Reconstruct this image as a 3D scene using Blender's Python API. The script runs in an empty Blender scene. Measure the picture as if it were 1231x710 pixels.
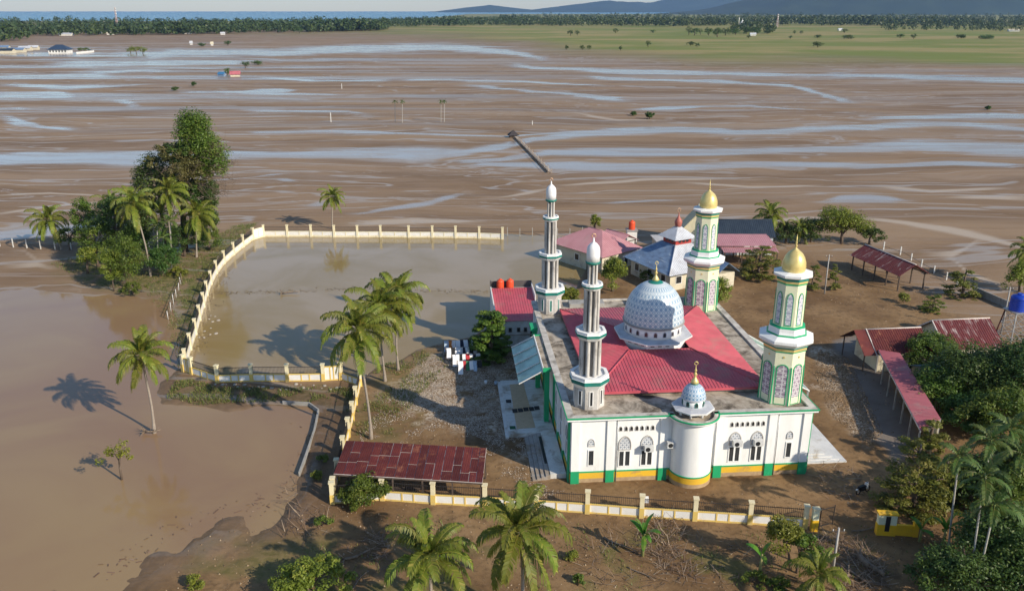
import bpy, math, random
import numpy as np
from mathutils import Vector, Matrix
random.seed(7)
RS = np.random.RandomState(11)
R = math.radians
scene = bpy.context.scene
col = scene.collection

# ------------------------------------------------------------------ camera
FPX, CX, CY, HZ, HC = 1000.0, 615.5, 355.0, 12.0, 42.0
TH = math.atan((CY - HZ) / FPX)
CT, ST = math.cos(TH), math.sin(TH)
cam = bpy.data.cameras.new('camera')
cam.sensor_width = 36
cam.lens = 36 * FPX / 1231
cam.clip_start = 0.5
cam.clip_end = 120000
co = bpy.data.objects.new('camera', cam)
co.location = (0, 0, HC)
co.rotation_euler = (math.pi / 2 - TH, 0, 0)
col.objects.link(co)
scene.camera = co

# ------------------------------------------------------------------ world, sun, exposure
SUN_EL, SUN_AZ = R(29), math.atan2(0.78, -0.62)
w = bpy.data.worlds.new('World')
scene.world = w
w.use_nodes = True
nt = w.node_tree
bg = nt.nodes['Background']
sky = nt.nodes.new('ShaderNodeTexSky')
sky.sky_type = 'NISHITA'
sky.sun_disc = False
sky.sun_elevation = SUN_EL
sky.sun_rotation = SUN_AZ
sky.altitude = 0
sky.air_density = 1.0
sky.dust_density = 0.2
sky.ozone_density = 2.5
nt.links.new(sky.outputs[0], bg.inputs[0])
bg.inputs[1].default_value = 0.125
sl = bpy.data.lights.new('sun', 'SUN')
sl.energy = 5.0
sl.angle = R(0.6)
sl.color = (1.0, 0.89, 0.72)
so = bpy.data.objects.new('sun', sl)
sd = Vector((math.sin(SUN_AZ) * math.cos(SUN_EL), math.cos(SUN_AZ) * math.cos(SUN_EL), math.sin(SUN_EL)))
so.rotation_euler = sd.to_track_quat('Z', 'Y').to_euler()
so.location = (60, -60, 120)
col.objects.link(so)
scene.view_settings.view_transform = 'Standard'
scene.view_settings.look = 'None'
scene.view_settings.exposure = 0.26
scene.view_settings.gamma = 1
scene.view_settings.use_curve_mapping = False
scene.cycles.volume_max_steps = 64
scene.cycles.volume_bounces = 0
scene.cycles.max_bounces = 5
scene.cycles.transparent_max_bounces = 6


# ------------------------------------------------------------------ helpers: picture point to ground point
def at(x, y, z=0.0):
    u = (x - CX) / FPX
    v = (y - CY) / FPX
    dz = -ST - v * CT
    t = (z - HC) / dz
    return Vector((u * t, (CT - v * ST) * t, z))


def zat(X, Y, py):
    k = (CY - py) / FPX
    # up = k*d ; up = Y*S + z*C ; d = Y*C - z*S
    zz = (k * Y * CT - Y * ST) / (CT + k * ST)
    return zz + HC


def pix(X, Y, Z=0.0):
    z = Z - HC
    d = Y * CT - z * ST
    up = Y * ST + z * CT
    return CX + FPX * X / d, CY - FPX * up / d


# ------------------------------------------------------------------ helpers: noise
def _h(ix, iy, seed):
    n = (ix * 374761393 + iy * 668265263 + seed * 1442695041) & 0xffffffff
    n = ((n ^ (n >> 13)) * 1274126177) & 0xffffffff
    return ((n ^ (n >> 16)) & 0xffff) / 65535.0


def vnoise(x, y, seed=0):
    x = np.asarray(x, float); y = np.asarray(y, float)
    ix = np.floor(x).astype(np.int64); iy = np.floor(y).astype(np.int64)
    fx = x - ix; fy = y - iy
    fx = fx * fx * (3 - 2 * fx); fy = fy * fy * (3 - 2 * fy)
    a = _h(ix, iy, seed); b = _h(ix + 1, iy, seed); c = _h(ix, iy + 1, seed); d = _h(ix + 1, iy + 1, seed)
    return (a + (b - a) * fx) * (1 - fy) + (c + (d - c) * fx) * fy


def fbm(x, y, seed=0, oct=4):
    s = 0; a = 0.5; t = 0
    for i in range(oct):
        s = s + a * vnoise(x, y, seed + i * 17); t += a
        x = x * 2.03 + 3.1; y = y * 2.03 + 1.7; a *= 0.5
    return s / t


def sstep(e0, e1, x):
    t = np.clip((x - e0) / (e1 - e0), 0, 1)
    return t * t * (3 - 2 * t)


def sdist(px, py, poly):
    """signed distance to polygon, inside positive"""
    px = np.asarray(px, float); py = np.asarray(py, float)
    inside = np.zeros(px.shape, bool)
    dm = np.full(px.shape, 1e18)
    n = len(poly)
    for i in range(n):
        x0, y0 = poly[i][:2]; x1, y1 = poly[(i + 1) % n][:2]
        dx, dy = x1 - x0, y1 - y0
        t = np.clip(((px - x0) * dx + (py - y0) * dy) / (dx * dx + dy * dy + 1e-9), 0, 1)
        dm = np.minimum(dm, (px - x0 - t * dx) ** 2 + (py - y0 - t * dy) ** 2)
        c = ((y0 > py) != (y1 > py)) & (px < (x1 - x0) * (py - y0) / (y1 - y0 + 1e-12) + x0)
        inside ^= c
    return np.where(inside, 1, -1) * np.sqrt(dm)


# ------------------------------------------------------------------ helpers: materials
def nodes(m):
    m.use_nodes = True
    t = m.node_tree
    return t, t.nodes['Principled BSDF']


def N(t, kind, **kw):
    n = t.nodes.new(kind)
    for k, v in kw.items():
        if k.startswith('i_'):
            n.inputs[k[2:].replace('_', ' ')].default_value = v
        else:
            setattr(n, k, v)
    return n


def rgb(c):
    return (c[0], c[1], c[2], 1)


def mixc(t, fac, a, b, blend='MIX'):
    n = t.nodes.new('ShaderNodeMix'); n.data_type = 'RGBA'; n.blend_type = blend
    for s, v in ((n.inputs[0], fac), (n.inputs[6], a), (n.inputs[7], b)):
        if isinstance(v, bpy.types.NodeSocket):
            t.links.new(v, s)
        elif isinstance(v, (tuple, list)):
            s.default_value = rgb(v)
        else:
            s.default_value = v
    return n.outputs[2]


def ramp(t, fac, p0, p1):
    n = t.nodes.new('ShaderNodeMapRange')
    n.inputs[1].default_value = p0; n.inputs[2].default_value = p1
    n.interpolation_type = 'SMOOTHSTEP'
    t.links.new(fac, n.inputs[0])
    return n.outputs[0]


def mth(t, op, a, b=None):
    n = t.nodes.new('ShaderNodeMath'); n.operation = op
    for i, v in enumerate((a, b)):
        if v is None: continue
        if isinstance(v, bpy.types.NodeSocket): t.links.new(v, n.inputs[i])
        else: n.inputs[i].default_value = v
    return n.outputs[0]


def noise(t, scale, detail=4, rough=.55, vec=None, dist=0.0):
    n = t.nodes.new('ShaderNodeTexNoise')
    n.inputs['Scale'].default_value = scale; n.inputs['Detail'].default_value = detail
    n.inputs['Roughness'].default_value = rough; n.inputs['Distortion'].default_value = dist
    if vec is not None: t.links.new(vec, n.inputs['Vector'])
    return n.outputs['Fac']


MATS = {}


def pm(name, c1, c2=None, scale=1.2, rough=.75, bump=.0, metal=0.0, dirt=None, dirt_amt=.45, dscale=.5, stretch=None, rand=0.0, spec=.4, lo=.35, hi=.7):
    """procedural surface: two tones by noise, a dirt tone by a second noise, bump and per-object variation"""
    if name in MATS: return MATS[name]
    m = bpy.data.materials.new(name); t, b = nodes(m)
    tc = N(t, 'ShaderNodeTexCoord')
    vec = tc.outputs['Object']
    if stretch:
        mp = N(t, 'ShaderNodeMapping'); mp.inputs['Scale'].default_value = stretch
        t.links.new(vec, mp.inputs[0]); vec = mp.outputs[0]
    c2 = c2 or tuple(x * .82 for x in c1)
    n1 = noise(t, scale, 6, .62, vec)
    c = mixc(t, ramp(t, n1, lo, hi), c1, c2)
    if dirt:
        n2 = noise(t, dscale, 7, .68, vec, .6)
        d = ramp(t, n2, .62 - dirt_amt * .35, .78 - dirt_amt * .2)
        c = mixc(t, d, c, dirt)
    if rand:
        oi = N(t, 'ShaderNodeObjectInfo')
        hs = N(t, 'ShaderNodeHueSaturation')
        v = mth(t, 'MULTIPLY_ADD', oi.outputs['Random'], rand); v.node.inputs[2].default_value = 1 - rand / 2
        t.links.new(v, hs.inputs['Value']); t.links.new(c, hs.inputs['Color']); c = hs.outputs[0]
    t.links.new(c, b.inputs['Base Color'])
    b.inputs['Roughness'].default_value = rough
    b.inputs['Metallic'].default_value = metal
    b.inputs['Specular IOR Level'].default_value = spec
    if bump:
        bn = N(t, 'ShaderNodeBump'); bn.inputs['Strength'].default_value = bump; bn.inputs['Distance'].default_value = .05
        t.links.new(noise(t, scale * 5, 5, .6, vec), bn.inputs['Height'])
        t.links.new(bn.outputs[0], b.inputs['Normal'])
    MATS[name] = m
    return m


def leafmat(name, a, b_, c_, trans=.25, rand=.35, rough=.5):
    """leaf colours from each leaf's own tint, a little light coming through the blade"""
    m = bpy.data.materials.new(name); t, b = nodes(m)
    at_ = N(t, 'ShaderNodeAttribute'); at_.attribute_name = 'tint'
    f = at_.outputs['Fac']
    c = mixc(t, ramp(t, f, 0, .6), a, b_)
    c = mixc(t, ramp(t, f, .6, 1), c, c_)
    oi = N(t, 'ShaderNodeObjectInfo')
    hs = N(t, 'ShaderNodeHueSaturation')
    v = mth(t, 'MULTIPLY_ADD', oi.outputs['Random'], rand); v.node.inputs[2].default_value = 1 - rand / 2
    hu = mth(t, 'MULTIPLY_ADD', oi.outputs['Random'], .04); hu.node.inputs[2].default_value = .48
    t.links.new(v, hs.inputs['Value']); t.links.new(hu, hs.inputs['Hue']); t.links.new(c, hs.inputs['Color'])
    t.links.new(hs.outputs[0], b.inputs['Base Color'])
    b.inputs['Roughness'].default_value = rough
    b.inputs['Specular IOR Level'].default_value = .35
    tr = N(t, 'ShaderNodeBsdfTranslucent'); t.links.new(hs.outputs[0], tr.inputs[0])
    mx = N(t, 'ShaderNodeMixShader'); mx.inputs[0].default_value = trans
    t.links.new(b.outputs[0], mx.inputs[1]); t.links.new(tr.outputs[0], mx.inputs[2])
    t.links.new(mx.outputs[0], t.nodes['Material Output'].inputs[0])
    MATS[name] = m
    return m


# ------------------------------------------------------------------ helpers: objects
def tag(o, label=None, cat=None, group=None, kind=None):
    if label: o['label'] = label
    if cat: o['category'] = cat
    if group: o['group'] = group
    if kind: o['kind'] = kind
    return o


def thing(name, label, cat, loc=(0, 0, 0), rz=0.0, group=None):
    o = bpy.data.objects.new(name, None)
    o.empty_display_size = .5
    col.objects.link(o); o.location = loc; o.rotation_euler = (0, 0, rz)
    return tag(o, label, cat, group)


def group_part(name, parent, loc=(0, 0, 0), rz=0.0, label=None):
    o = bpy.data.objects.new(name, None)
    o.empty_display_size = .5
    col.objects.link(o); o.parent = parent; o.location = loc; o.rotation_euler = (0, 0, rz)
    if label: o['label'] = label
    return o


def link(name, me, parent=None, loc=None, rot=None, scale=None):
    o = bpy.data.objects.new(name, me)
    col.objects.link(o)
    if parent is not None: o.parent = parent
    if loc is not None: o.location = loc
    if rot is not None: o.rotation_euler = rot
    if scale is not None: o.scale = scale if isinstance(scale, (tuple, list)) else (scale,) * 3
    return o


def np_mesh(name, V, F, mats, tint=None, smooth=False, attrs=None):
    """quads or triangles given as numpy arrays"""
    me = bpy.data.meshes.new(name)
    V = np.asarray(V, np.float32); F = np.asarray(F, np.int32)
    nf, k = F.shape
    me.vertices.add(len(V)); me.vertices.foreach_set('co', V.ravel())
    me.loops.add(nf * k); me.loops.foreach_set('vertex_index', F.ravel())
    me.polygons.add(nf)
    me.polygons.foreach_set('loop_start', np.arange(0, nf * k, k, dtype=np.int32))
    me.polygons.foreach_set('use_smooth', np.full(nf, smooth, bool))
    for m in (mats if isinstance(mats, (list, tuple)) else [mats]): me.materials.append(m)
    if tint is not None:
        a = me.attributes.new('tint', 'FLOAT', 'FACE'); a.data.foreach_set('value', np.asarray(tint, np.float32))
    for k2, v in (attrs or {}).items():
        a = me.attributes.new(k2, 'FLOAT', 'POINT'); a.data.foreach_set('value', np.asarray(v, np.float32))
    me.update(calc_edges=True)
    return me


class MB:
    def __init__(s):
        s.v = []; s.f = []; s.m = []; s.s = []

    def add(s, vs, fs, m=0, sm=False):
        o = len(s.v)
        s.v += [tuple(v) for v in vs]
        for f in fs:
            s.f.append(tuple(i + o for i in f)); s.m.append(m); s.s.append(sm)
        return s

    def box(s, x0, x1, y0, y1, z0, z1, m=0):
        v = [(x0, y0, z0), (x1, y0, z0), (x1, y1, z0), (x0, y1, z0), (x0, y0, z1), (x1, y0, z1), (x1, y1, z1), (x0, y1, z1)]
        return s.add(v, [(3, 2, 1, 0), (4, 5, 6, 7), (0, 1, 5, 4), (1, 2, 6, 5), (2, 3, 7, 6), (3, 0, 4, 7)], m)

    def bar(s, a, b, w, h, m=0, up=(0, 0, 1)):
        a = Vector(a); b = Vector(b); d = (b - a).normalized(); u = Vector(up)
        if abs(d.dot(u)) > .98: u = Vector((1, 0, 0))
        r = d.cross(u).normalized() * (w / 2); u = r.cross(d).normalized() * (h / 2)
        v = [a - r - u, a + r - u, a + r + u, a - r + u, b - r - u, b + r - u, b + r + u, b - r + u]
        return s.add(v, [(0, 1, 2, 3), (7, 6, 5, 4), (1, 0, 4, 5), (2, 1, 5, 6), (3, 2, 6, 7), (0, 3, 7, 4)], m)

    def prism(s, poly, z0, z1, m=0, top=None):
        n = len(poly); top = top or poly
        v = [(p[0], p[1], z0) for p in poly] + [(p[0], p[1], z1) for p in top]
        f = [tuple(range(n - 1, -1, -1)), tuple(range(n, 2 * n))] + [(i, (i + 1) % n, n + (i + 1) % n, n + i) for i in range(n)]
        return s.add(v, f, m)

    def lathe(s, prof, n=16, cx=0, cy=0, m=0, ph=0.0, sm=True, a0=0, a1=2 * math.pi, ms=None):
        full = abs(a1 - a0 - 2 * math.pi) < 1e-6
        k = n if full else n + 1
        v = []
        for r, z in prof:
            for i in range(k):
                a = a0 + (a1 - a0) * i / n + ph
                v.append((cx + r * math.cos(a), cy + r * math.sin(a), z))
        o = len(s.v); s.v += v
        for j in range(len(prof) - 1):
            for i in range(n):
                i2 = (i + 1) % k
                s.f.append((o + j * k + i, o + j * k + i2, o + (j + 1) * k + i2, o + (j + 1) * k + i))
                s.m.append(ms[j] if ms else m); s.s.append(sm)
        if full:
            if prof[0][0] > 1e-4: s.f.append(tuple(o + i for i in range(k - 1, -1, -1))); s.m.append(ms[0] if ms else m); s.s.append(False)
            if prof[-1][0] > 1e-4: s.f.append(tuple(o + (len(prof) - 1) * k + i for i in range(k))); s.m.append(ms[-1] if ms else m); s.s.append(False)
        return s

    def tube(s, pts, rad, n=6, m=0, sm=True):
        pts = [Vector(p) for p in pts]
        if not isinstance(rad, (list, tuple)): rad = [rad] * len(pts)
        o = len(s.v); ref = Vector((0.31, 0.2, .93))
        for i, p in enumerate(pts):
            d = (pts[min(i + 1, len(pts) - 1)] - pts[max(i - 1, 0)]).normalized()
            if abs(d.dot(ref)) > .97: ref = Vector((1, 0, 0))
            r = d.cross(ref).normalized(); u = r.cross(d)
            for k in range(n):
                a = 2 * math.pi * k / n
                s.v.append(tuple(p + (r * math.cos(a) + u * math.sin(a)) * rad[i]))
        for i in range(len(pts) - 1):
            for k in range(n):
                k2 = (k + 1) % n
                s.f.append((o + i * n + k, o + i * n + k2, o + (i + 1) * n + k2, o + (i + 1) * n + k)); s.m.append(m); s.s.append(sm)
        s.f.append(tuple(o + k for k in range(n - 1, -1, -1))); s.m.append(m); s.s.append(False)
        e = o + (len(pts) - 1) * n
        s.f.append(tuple(e + k for k in range(n))); s.m.append(m); s.s.append(False)
        return s

    def plate(s, pts2, P, r, u, d, m=0, back=0.0):
        """flat outline pts2 in the frame P, r, u, thickened by d along r x u"""
        P = Vector(P); r = Vector(r); u = Vector(u); nn = r.cross(u).normalized()
        n = len(pts2)
        v = [P + r * a + u * b + nn * back for a, b in pts2] + [P + r * a + u * b + nn * d for a, b in pts2]
        f = [tuple(range(n - 1, -1, -1)), tuple(range(n, 2 * n))] + [(i, (i + 1) % n, n + (i + 1) % n, n + i) for i in range(n)]
        return s.add(v, f, m)

    def rim(s, pts2, inner, P, r, u, d, m=0):
        """a frame between two outlines with the same number of points"""
        P = Vector(P); r = Vector(r); u = Vector(u); nn = r.cross(u).normalized()
        n = len(pts2)
        v = []
        for q in (pts2, inner):
            v += [P + r * a + u * b for a, b in q]
            v += [P + r * a + u * b + nn * d for a, b in q]
        f = []
        for i in range(n):
            j = (i + 1) % n
            f += [(i, j, n + j, n + i), (n + i, n + j, 3 * n + j, 3 * n + i), (3 * n + i, 3 * n + j, 2 * n + j, 2 * n + i)]
        return s.add(v, f, m)

    def ribs(s, poly, pitch, w, h, m=0):
        """raised ribs running down the slope; poly[0]-poly[1] is the eave"""
        P = [Vector(p) for p in poly]
        e = (P[1] - P[0]).normalized(); nn = (P[1] - P[0]).cross(P[2] - P[0]).normalized()
        f = nn.cross(e)
        q = [((p - P[0]).dot(e), (p - P[0]).dot(f)) for p in P]
        smin = min(a for a, b in q); smax = max(a for a, b in q)
        k = smin + pitch * .5
        while k < smax:
            ys = []
            for i in range(len(q)):
                a, b = q[i]; c, d = q[(i + 1) % len(q)]
                if (a - k) * (c - k) < 0: ys.append(b + (d - b) * (k - a) / (c - a))
            if len(ys) >= 2:
                y0, y1 = min(ys), max(ys)
                if y1 - y0 > .1:
                    A = P[0] + e * k + f * y0; B = P[0] + e * k + f * y1
                    s.add([A - e * w / 2, A + nn * h, A + e * w / 2, B - e * w / 2, B + nn * h, B + e * w / 2], [(0, 1, 4, 3), (1, 2, 5, 4), (0, 2, 1), (3, 4, 5)], m)
            k += pitch
        return s

    def slab(s, poly, th, m=0):
        """a sheet in 3-D given by its upper outline, thickened downward"""
        P = [Vector(p) for p in poly]; n = len(P)
        nn = (P[1] - P[0]).cross(P[2] - P[0]).normalized()
        if nn.z < 0: nn = -nn; P = P[::-1]
        v = [p - nn * th for p in P] + P
        return s.add(v, [tuple(range(n - 1, -1, -1)), tuple(range(n, 2 * n))] + [(i, (i + 1) % n, n + (i + 1) % n, n + i) for i in range(n)], m)

    def mesh(s, name, mats, org=None):
        me = bpy.data.meshes.new(name)
        v = s.v if org is None else [(a - org[0], b - org[1], c - org[2]) for a, b, c in s.v]
        me.from_pydata(v, [], s.f)
        for m in (mats if isinstance(mats, (list, tuple)) else [mats]): me.materials.append(m)
        me.polygons.foreach_set('material_index', s.m)
        me.polygons.foreach_set('use_smooth', s.s)
        me.update()
        return me

    def build(s, name, mats, parent=None, org=None, **kw):
        o = link(name, s.mesh(name, mats, org), parent)
        if org is not None and parent is None: o.location = org
        return tag(o, **kw) if kw else o


def arch(wd, h, sp, n=6, x=0.0, pointed=True):
    """pointed arch outline, foot at (x,0), counter-clockwise"""
    p = [(x - wd / 2, 0), (x + wd / 2, 0), (x + wd / 2, sp)]
    for i in range(1, n):
        t = i / n
        a = t * math.pi / 2
        p.append((x + wd / 2 * math.cos(a) ** (1.25 if pointed else 1), sp + (h - sp) * (math.sin(a) ** (.9 if pointed else 1))))
    p.append((x, h))
    for i in range(n - 1, 0, -1):
        a = i / n * math.pi / 2
        p.append((x - wd / 2 * math.cos(a) ** (1.25 if pointed else 1), sp + (h - sp) * (math.sin(a) ** (.9 if pointed else 1))))
    p.append((x - wd / 2, sp))
    return p


# ------------------------------------------------------------------ shared materials
WHITE = pm('white_plaster', (.84, .84, .83), (.76, .76, .74), .9, .7, .15, dirt=(.66, .63, .58), dirt_amt=.12, dscale=.7, stretch=(1, 1, .25))
OLDW = pm('weathered_white', (.58, .56, .53), (.38, .36, .34), 1.1, .85, .3, dirt=(.22, .20, .18), dirt_amt=.35, dscale=.8, stretch=(1, 1, .35))
GREEN = pm('green_paint', (.015, .36, .15), (.02, .30, .13), 1, .5, 0, dirt=(.12, .26, .13), dirt_amt=.05)
TEAL = pm('teal_paint', (.01, .20, .16), (.02, .15, .12), 1, .5)
YELLOW = pm('yellow_paint', (.80, .48, .02), (.70, .40, .03), .8, .6, .1, dirt=(.42, .27, .12), dirt_amt=.25, dscale=.6)
CREAM = pm('cream_paint', (.74, .66, .44), (.66, .58, .38), 1, .7, .1, dirt=(.4, .34, .24), dirt_amt=.15)
PALEC = pm('pale_cream', (.76, .76, .54), (.70, .71, .50), 1, .65, .1)
GOLD = pm('gold_metal', (.74, .60, .25), (.64, .50, .19), 2, .38, 0, metal=.35)
REDROOF = pm('red_roof_sheet', (.54, .10, .13), (.43, .075, .10), .5, .5, .15, dirt=(.38, .15, .14), dirt_amt=.35, dscale=.35, rand=.12)
PINKROOF = pm('faded_pink_roof', (.44, .135, .155), (.36, .10, .12), .4, .55, .1, dirt=(.36, .2, .19), dirt_amt=.3, dscale=.3, rand=.1)
RUST = pm('rusty_sheet', (.082, .014, .014), (.12, .023, .018), .9, .7, .2, dirt=(.26, .10, .055), dirt_amt=.2, dscale=.8, rand=.6)
MAROON = pm('maroon_flaked_sheet', (.16, .03, .03), (.12, .022, .025), .8, .6, .15, dirt=(.50, .42, .40), dirt_amt=.30, dscale=.55, stretch=(2.2, .6, 1), rand=.2)
SEAM = pm('pale_seam', (.62, .56, .53), (.5, .42, .38), 2, .7)
CONC = pm('stained_concrete', (.50, .44, .36), (.30, .25, .19), .8, .9, .4, dirt=(.085, .068, .05), dirt_amt=.55, dscale=.45)
GREYC = pm('grey_concrete', (.36, .35, .33), (.27, .26, .24), .8, .85, .3, dirt=(.2, .17, .13), dirt_amt=.3)
DARK = pm('dark_opening', (.02, .022, .025), (.03, .03, .032), 2, .35)
BLACKM = pm('black_iron', (.025, .025, .028), (.05, .04, .035), 3, .5)
STEEL = pm('galvanised_steel', (.45, .46, .47), (.33, .33, .34), 3, .4, 0, metal=.5)
WOOD = pm('grey_wood', (.24, .18, .13), (.15, .11, .08), 4, .85, .3, stretch=(1, 1, .2))
BARK = pm('tree_bark', (.16, .12, .09), (.09, .065, .05), 5, .9, .5, stretch=(1, 1, .3))
PALMBARK = pm('palm_bark', (.34, .29, .24), (.22, .18, .15), 6, .9, .4, stretch=(.5, .5, 3))
GREYBARK = pm('pale_palm_bark', (.44, .42, .38), (.30, .28, .25), 6, .85, .3, stretch=(.5, .5, 3))


def glassm(name, c, rough=.08, tr=0.0):
    m = bpy.data.materials.new(name); t, b = nodes(m)
    n = noise(t, 1.5, 3)
    t.links.new(mixc(t, ramp(t, n, .3, .7), c, tuple(x * .6 for x in c)), b.inputs['Base Color'])
    b.inputs['Roughness'].default_value = rough
    b.inputs['Specular IOR Level'].default_value = .6
    if tr: b.inputs['Alpha'].default_value = tr
    MATS[name] = m
    return m


PANE = glassm('window_glass', (.05, .055, .06))
AWN = glassm('green_glass_awning', (.42, .68, .58), .15, .80)


def dome_mat(name, a, b_, c_, nu, nv, zmul):
    """diamond scales laid round a dome"""
    m = bpy.data.materials.new(name); t, b = nodes(m)
    tc = N(t, 'ShaderNodeTexCoord'); sp = N(t, 'ShaderNodeSeparateXYZ'); t.links.new(tc.outputs['Object'], sp.inputs[0])
    ang = mth(t, 'MULTIPLY', mth(t, 'ARCTAN2', sp.outputs[1], sp.outputs[0]), nu / 2)
    v = mth(t, 'MULTIPLY', sp.outputs[2], nv)
    p = mth(t, 'MULTIPLY', mth(t, 'SINE', mth(t, 'ADD', ang, v)), mth(t, 'SINE', mth(t, 'SUBTRACT', ang, v)))
    ab = mth(t, 'ABSOLUTE', p)
    c = mixc(t, ramp(t, ab, .10, .35), a, b_)
    c = mixc(t, ramp(t, p, .45, .75), c, c_)
    c = mixc(t, ramp(t, noise(t, .8, 5), .45, .8), c, tuple(x * .8 for x in a))
    t.links.new(c, b.inputs['Base Color'])
    b.inputs['Roughness'].default_value = .38
    bn = N(t, 'ShaderNodeBump'); bn.inputs['Strength'].default_value = .25; bn.inputs['Distance'].default_value = .04
    t.links.new(ab, bn.inputs['Height']); t.links.new(bn.outputs[0], b.inputs['Normal'])
    MATS[name] = m
    return m


DOME = dome_mat('blue_white_dome_tiles', (.66, .70, .71), (.27, .38, .49), (.56, .63, .67), 36, 5.4, 1)
DOME2 = dome_mat('small_dome_tiles', (.62, .67, .72), (.16, .30, .46), (.5, .58, .66), 20, 9.0, 1)


def lattice_mat(name, a, b_, c_, s):
    """ring and diamond screen work on flat panels"""
    m = bpy.data.materials.new(name); t, b = nodes(m)
    tc = N(t, 'ShaderNodeTexCoord')
    sp = N(t, 'ShaderNodeSeparateXYZ'); t.links.new(tc.outputs['Object'], sp.inputs[0])
    z = mth(t, 'MULTIPLY', sp.outputs[2], s)
    h = mth(t, 'MULTIPLY', mth(t, 'ADD', sp.outputs[0], sp.outputs[1]), s * 1.2)
    p = mth(t, 'MULTIPLY', mth(t, 'COSINE', z), mth(t, 'COSINE', h))
    c = mixc(t, ramp(t, mth(t, 'ABSOLUTE', p), .15, .4), a, b_)
    c = mixc(t, ramp(t, p, .6, .85), c, c_)
    t.links.new(c, b.inputs['Base Color']); b.inputs['Roughness'].default_value = .6
    MATS[name] = m
    return m


LATT = lattice_mat('grey_lattice_screen', (.60, .56, .58), (.28, .22, .28), (.66, .62, .60), 8.0)
LATT2 = lattice_mat('pale_lattice_screen', (.66, .66, .70), (.36, .38, .46), (.70, .70, .70), 9.0)
GRILLE = lattice_mat('white_grille', (.70, .71, .72), (.22, .25, .30), (.72, .72, .72), 14.0)


# ================================================================== SETTING: ground, water, sea, hills
def W2(pts, z=0.0):
    return [tuple(at(x, y, z)[:2]) for x, y in pts]


POND_L = W2([(-420, 352), (-60, 350), (40, 347), (110, 352), (150, 356), (205, 360), (214, 385), (205, 420), (202, 446), (190, 462), (200, 482), (240, 488), (300, 490), (345, 485),
             (372, 486), (384, 496), (378, 520), (366, 556), (352, 592), (330, 622), (300, 612), (262, 618), (215, 640), (170, 668), (120, 700), (60, 722), (-60, 790), (-700, 900)])
POND_R = W2([(224, 440), (229, 405), (244, 357), (268, 307), (300, 286), (318, 281), (604, 281), (692, 284), (704, 320), (690, 345), (650, 372), (588, 390), (562, 402), (530, 409), (500, 417), (472, 432), (446, 440),
             (432, 452), (262, 452)])
YARD = W2([(1000, 409), (1052, 400), (1075, 470), (1110, 530), (1075, 560), (1040, 500)])
COMP = W2([(432, 440), (560, 402), (700, 330), (760, 310), (900, 300), (1040, 320), (1240, 420), (1400, 560), (1300, 900), (-500, 950), (120, 690), (330, 612), (385, 500)])
STRAW = W2([(505, 432), (560, 415), (615, 420), (640, 500), (660, 560), (560, 520), (470, 480)])
STRAW2 = W2([(985, 420), (1020, 430), (1062, 520), (1045, 535), (1000, 500), (980, 450)])
GRASS1 = W2([(205, 440), (200, 395), (222, 330), (255, 285), (290, 270), (310, 268), (262, 310), (240, 360), (222, 420), (222, 440)])
GRASS2 = W2([(200, 478), (215, 450), (262, 466), (430, 466), (420, 495), (385, 488), (340, 482), (240, 486)])
GRASS3 = W2([(432, 470), (450, 440), (520, 418), (540, 440), (500, 480), (470, 525), (420, 528)])
LEFTG = W2([(60, 318), (110, 300), (180, 290), (255, 285), (222, 330), (205, 380), (170, 352), (120, 345)])


def field(X, Y):
    """heights and surface kinds of the land at world points"""
    X = np.asarray(X, float); Y = np.asarray(Y, float)
    wx = X + 3.0 * (fbm(X * .18, Y * .18, 3) - .5); wy = Y + 3.0 * (fbm(X * .18, Y * .18, 9) - .5)
    near = Y < 330
    dl = sdist(wx, wy, POND_L); dr = sdist(X + .4 * (wx - X), Y + .4 * (wy - Y), POND_R)
    soft = 1 + 3.5 * sstep(-20, -60, X) * sstep(95, 120, Y) + 1.6 * sstep(72, 62, Y) * sstep(-18, -24, X)
    sw_ = sstep(72, 62, Y) * sstep(-18, -24, X)
    pl = sstep(-1.6 * soft, 2.2 * soft, dl + (2.2 + 8 * sw_) * (fbm(X * .32, Y * .32, 21, 6) - .5) + sw_ * 1.2); pr = sstep(-1.2, .8, dr)
    z = -.55 * np.maximum(pl, pr)
    comp = sstep(-6, 6, sdist(wx, wy, COMP)) * (1 - pr)
    z = z + .10 * (fbm(X * .5, Y * .5, 5) - .5) * comp + .05 * (fbm(X * 1.7, Y * 1.7, 6) - .5) * comp
    z = z + .14 * np.exp(-((dl + 1.4) / 1.2) ** 2) * sstep(-24, -18, X) * sstep(100, 90, Y)
    shore = np.exp(-((dl + 1.0) / 3.6) ** 2) * (1 - sstep(100, 115, Y))
    return z, dict(pl=pl, pr=pr, comp=comp, dl=dl, shore=shore)


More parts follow.
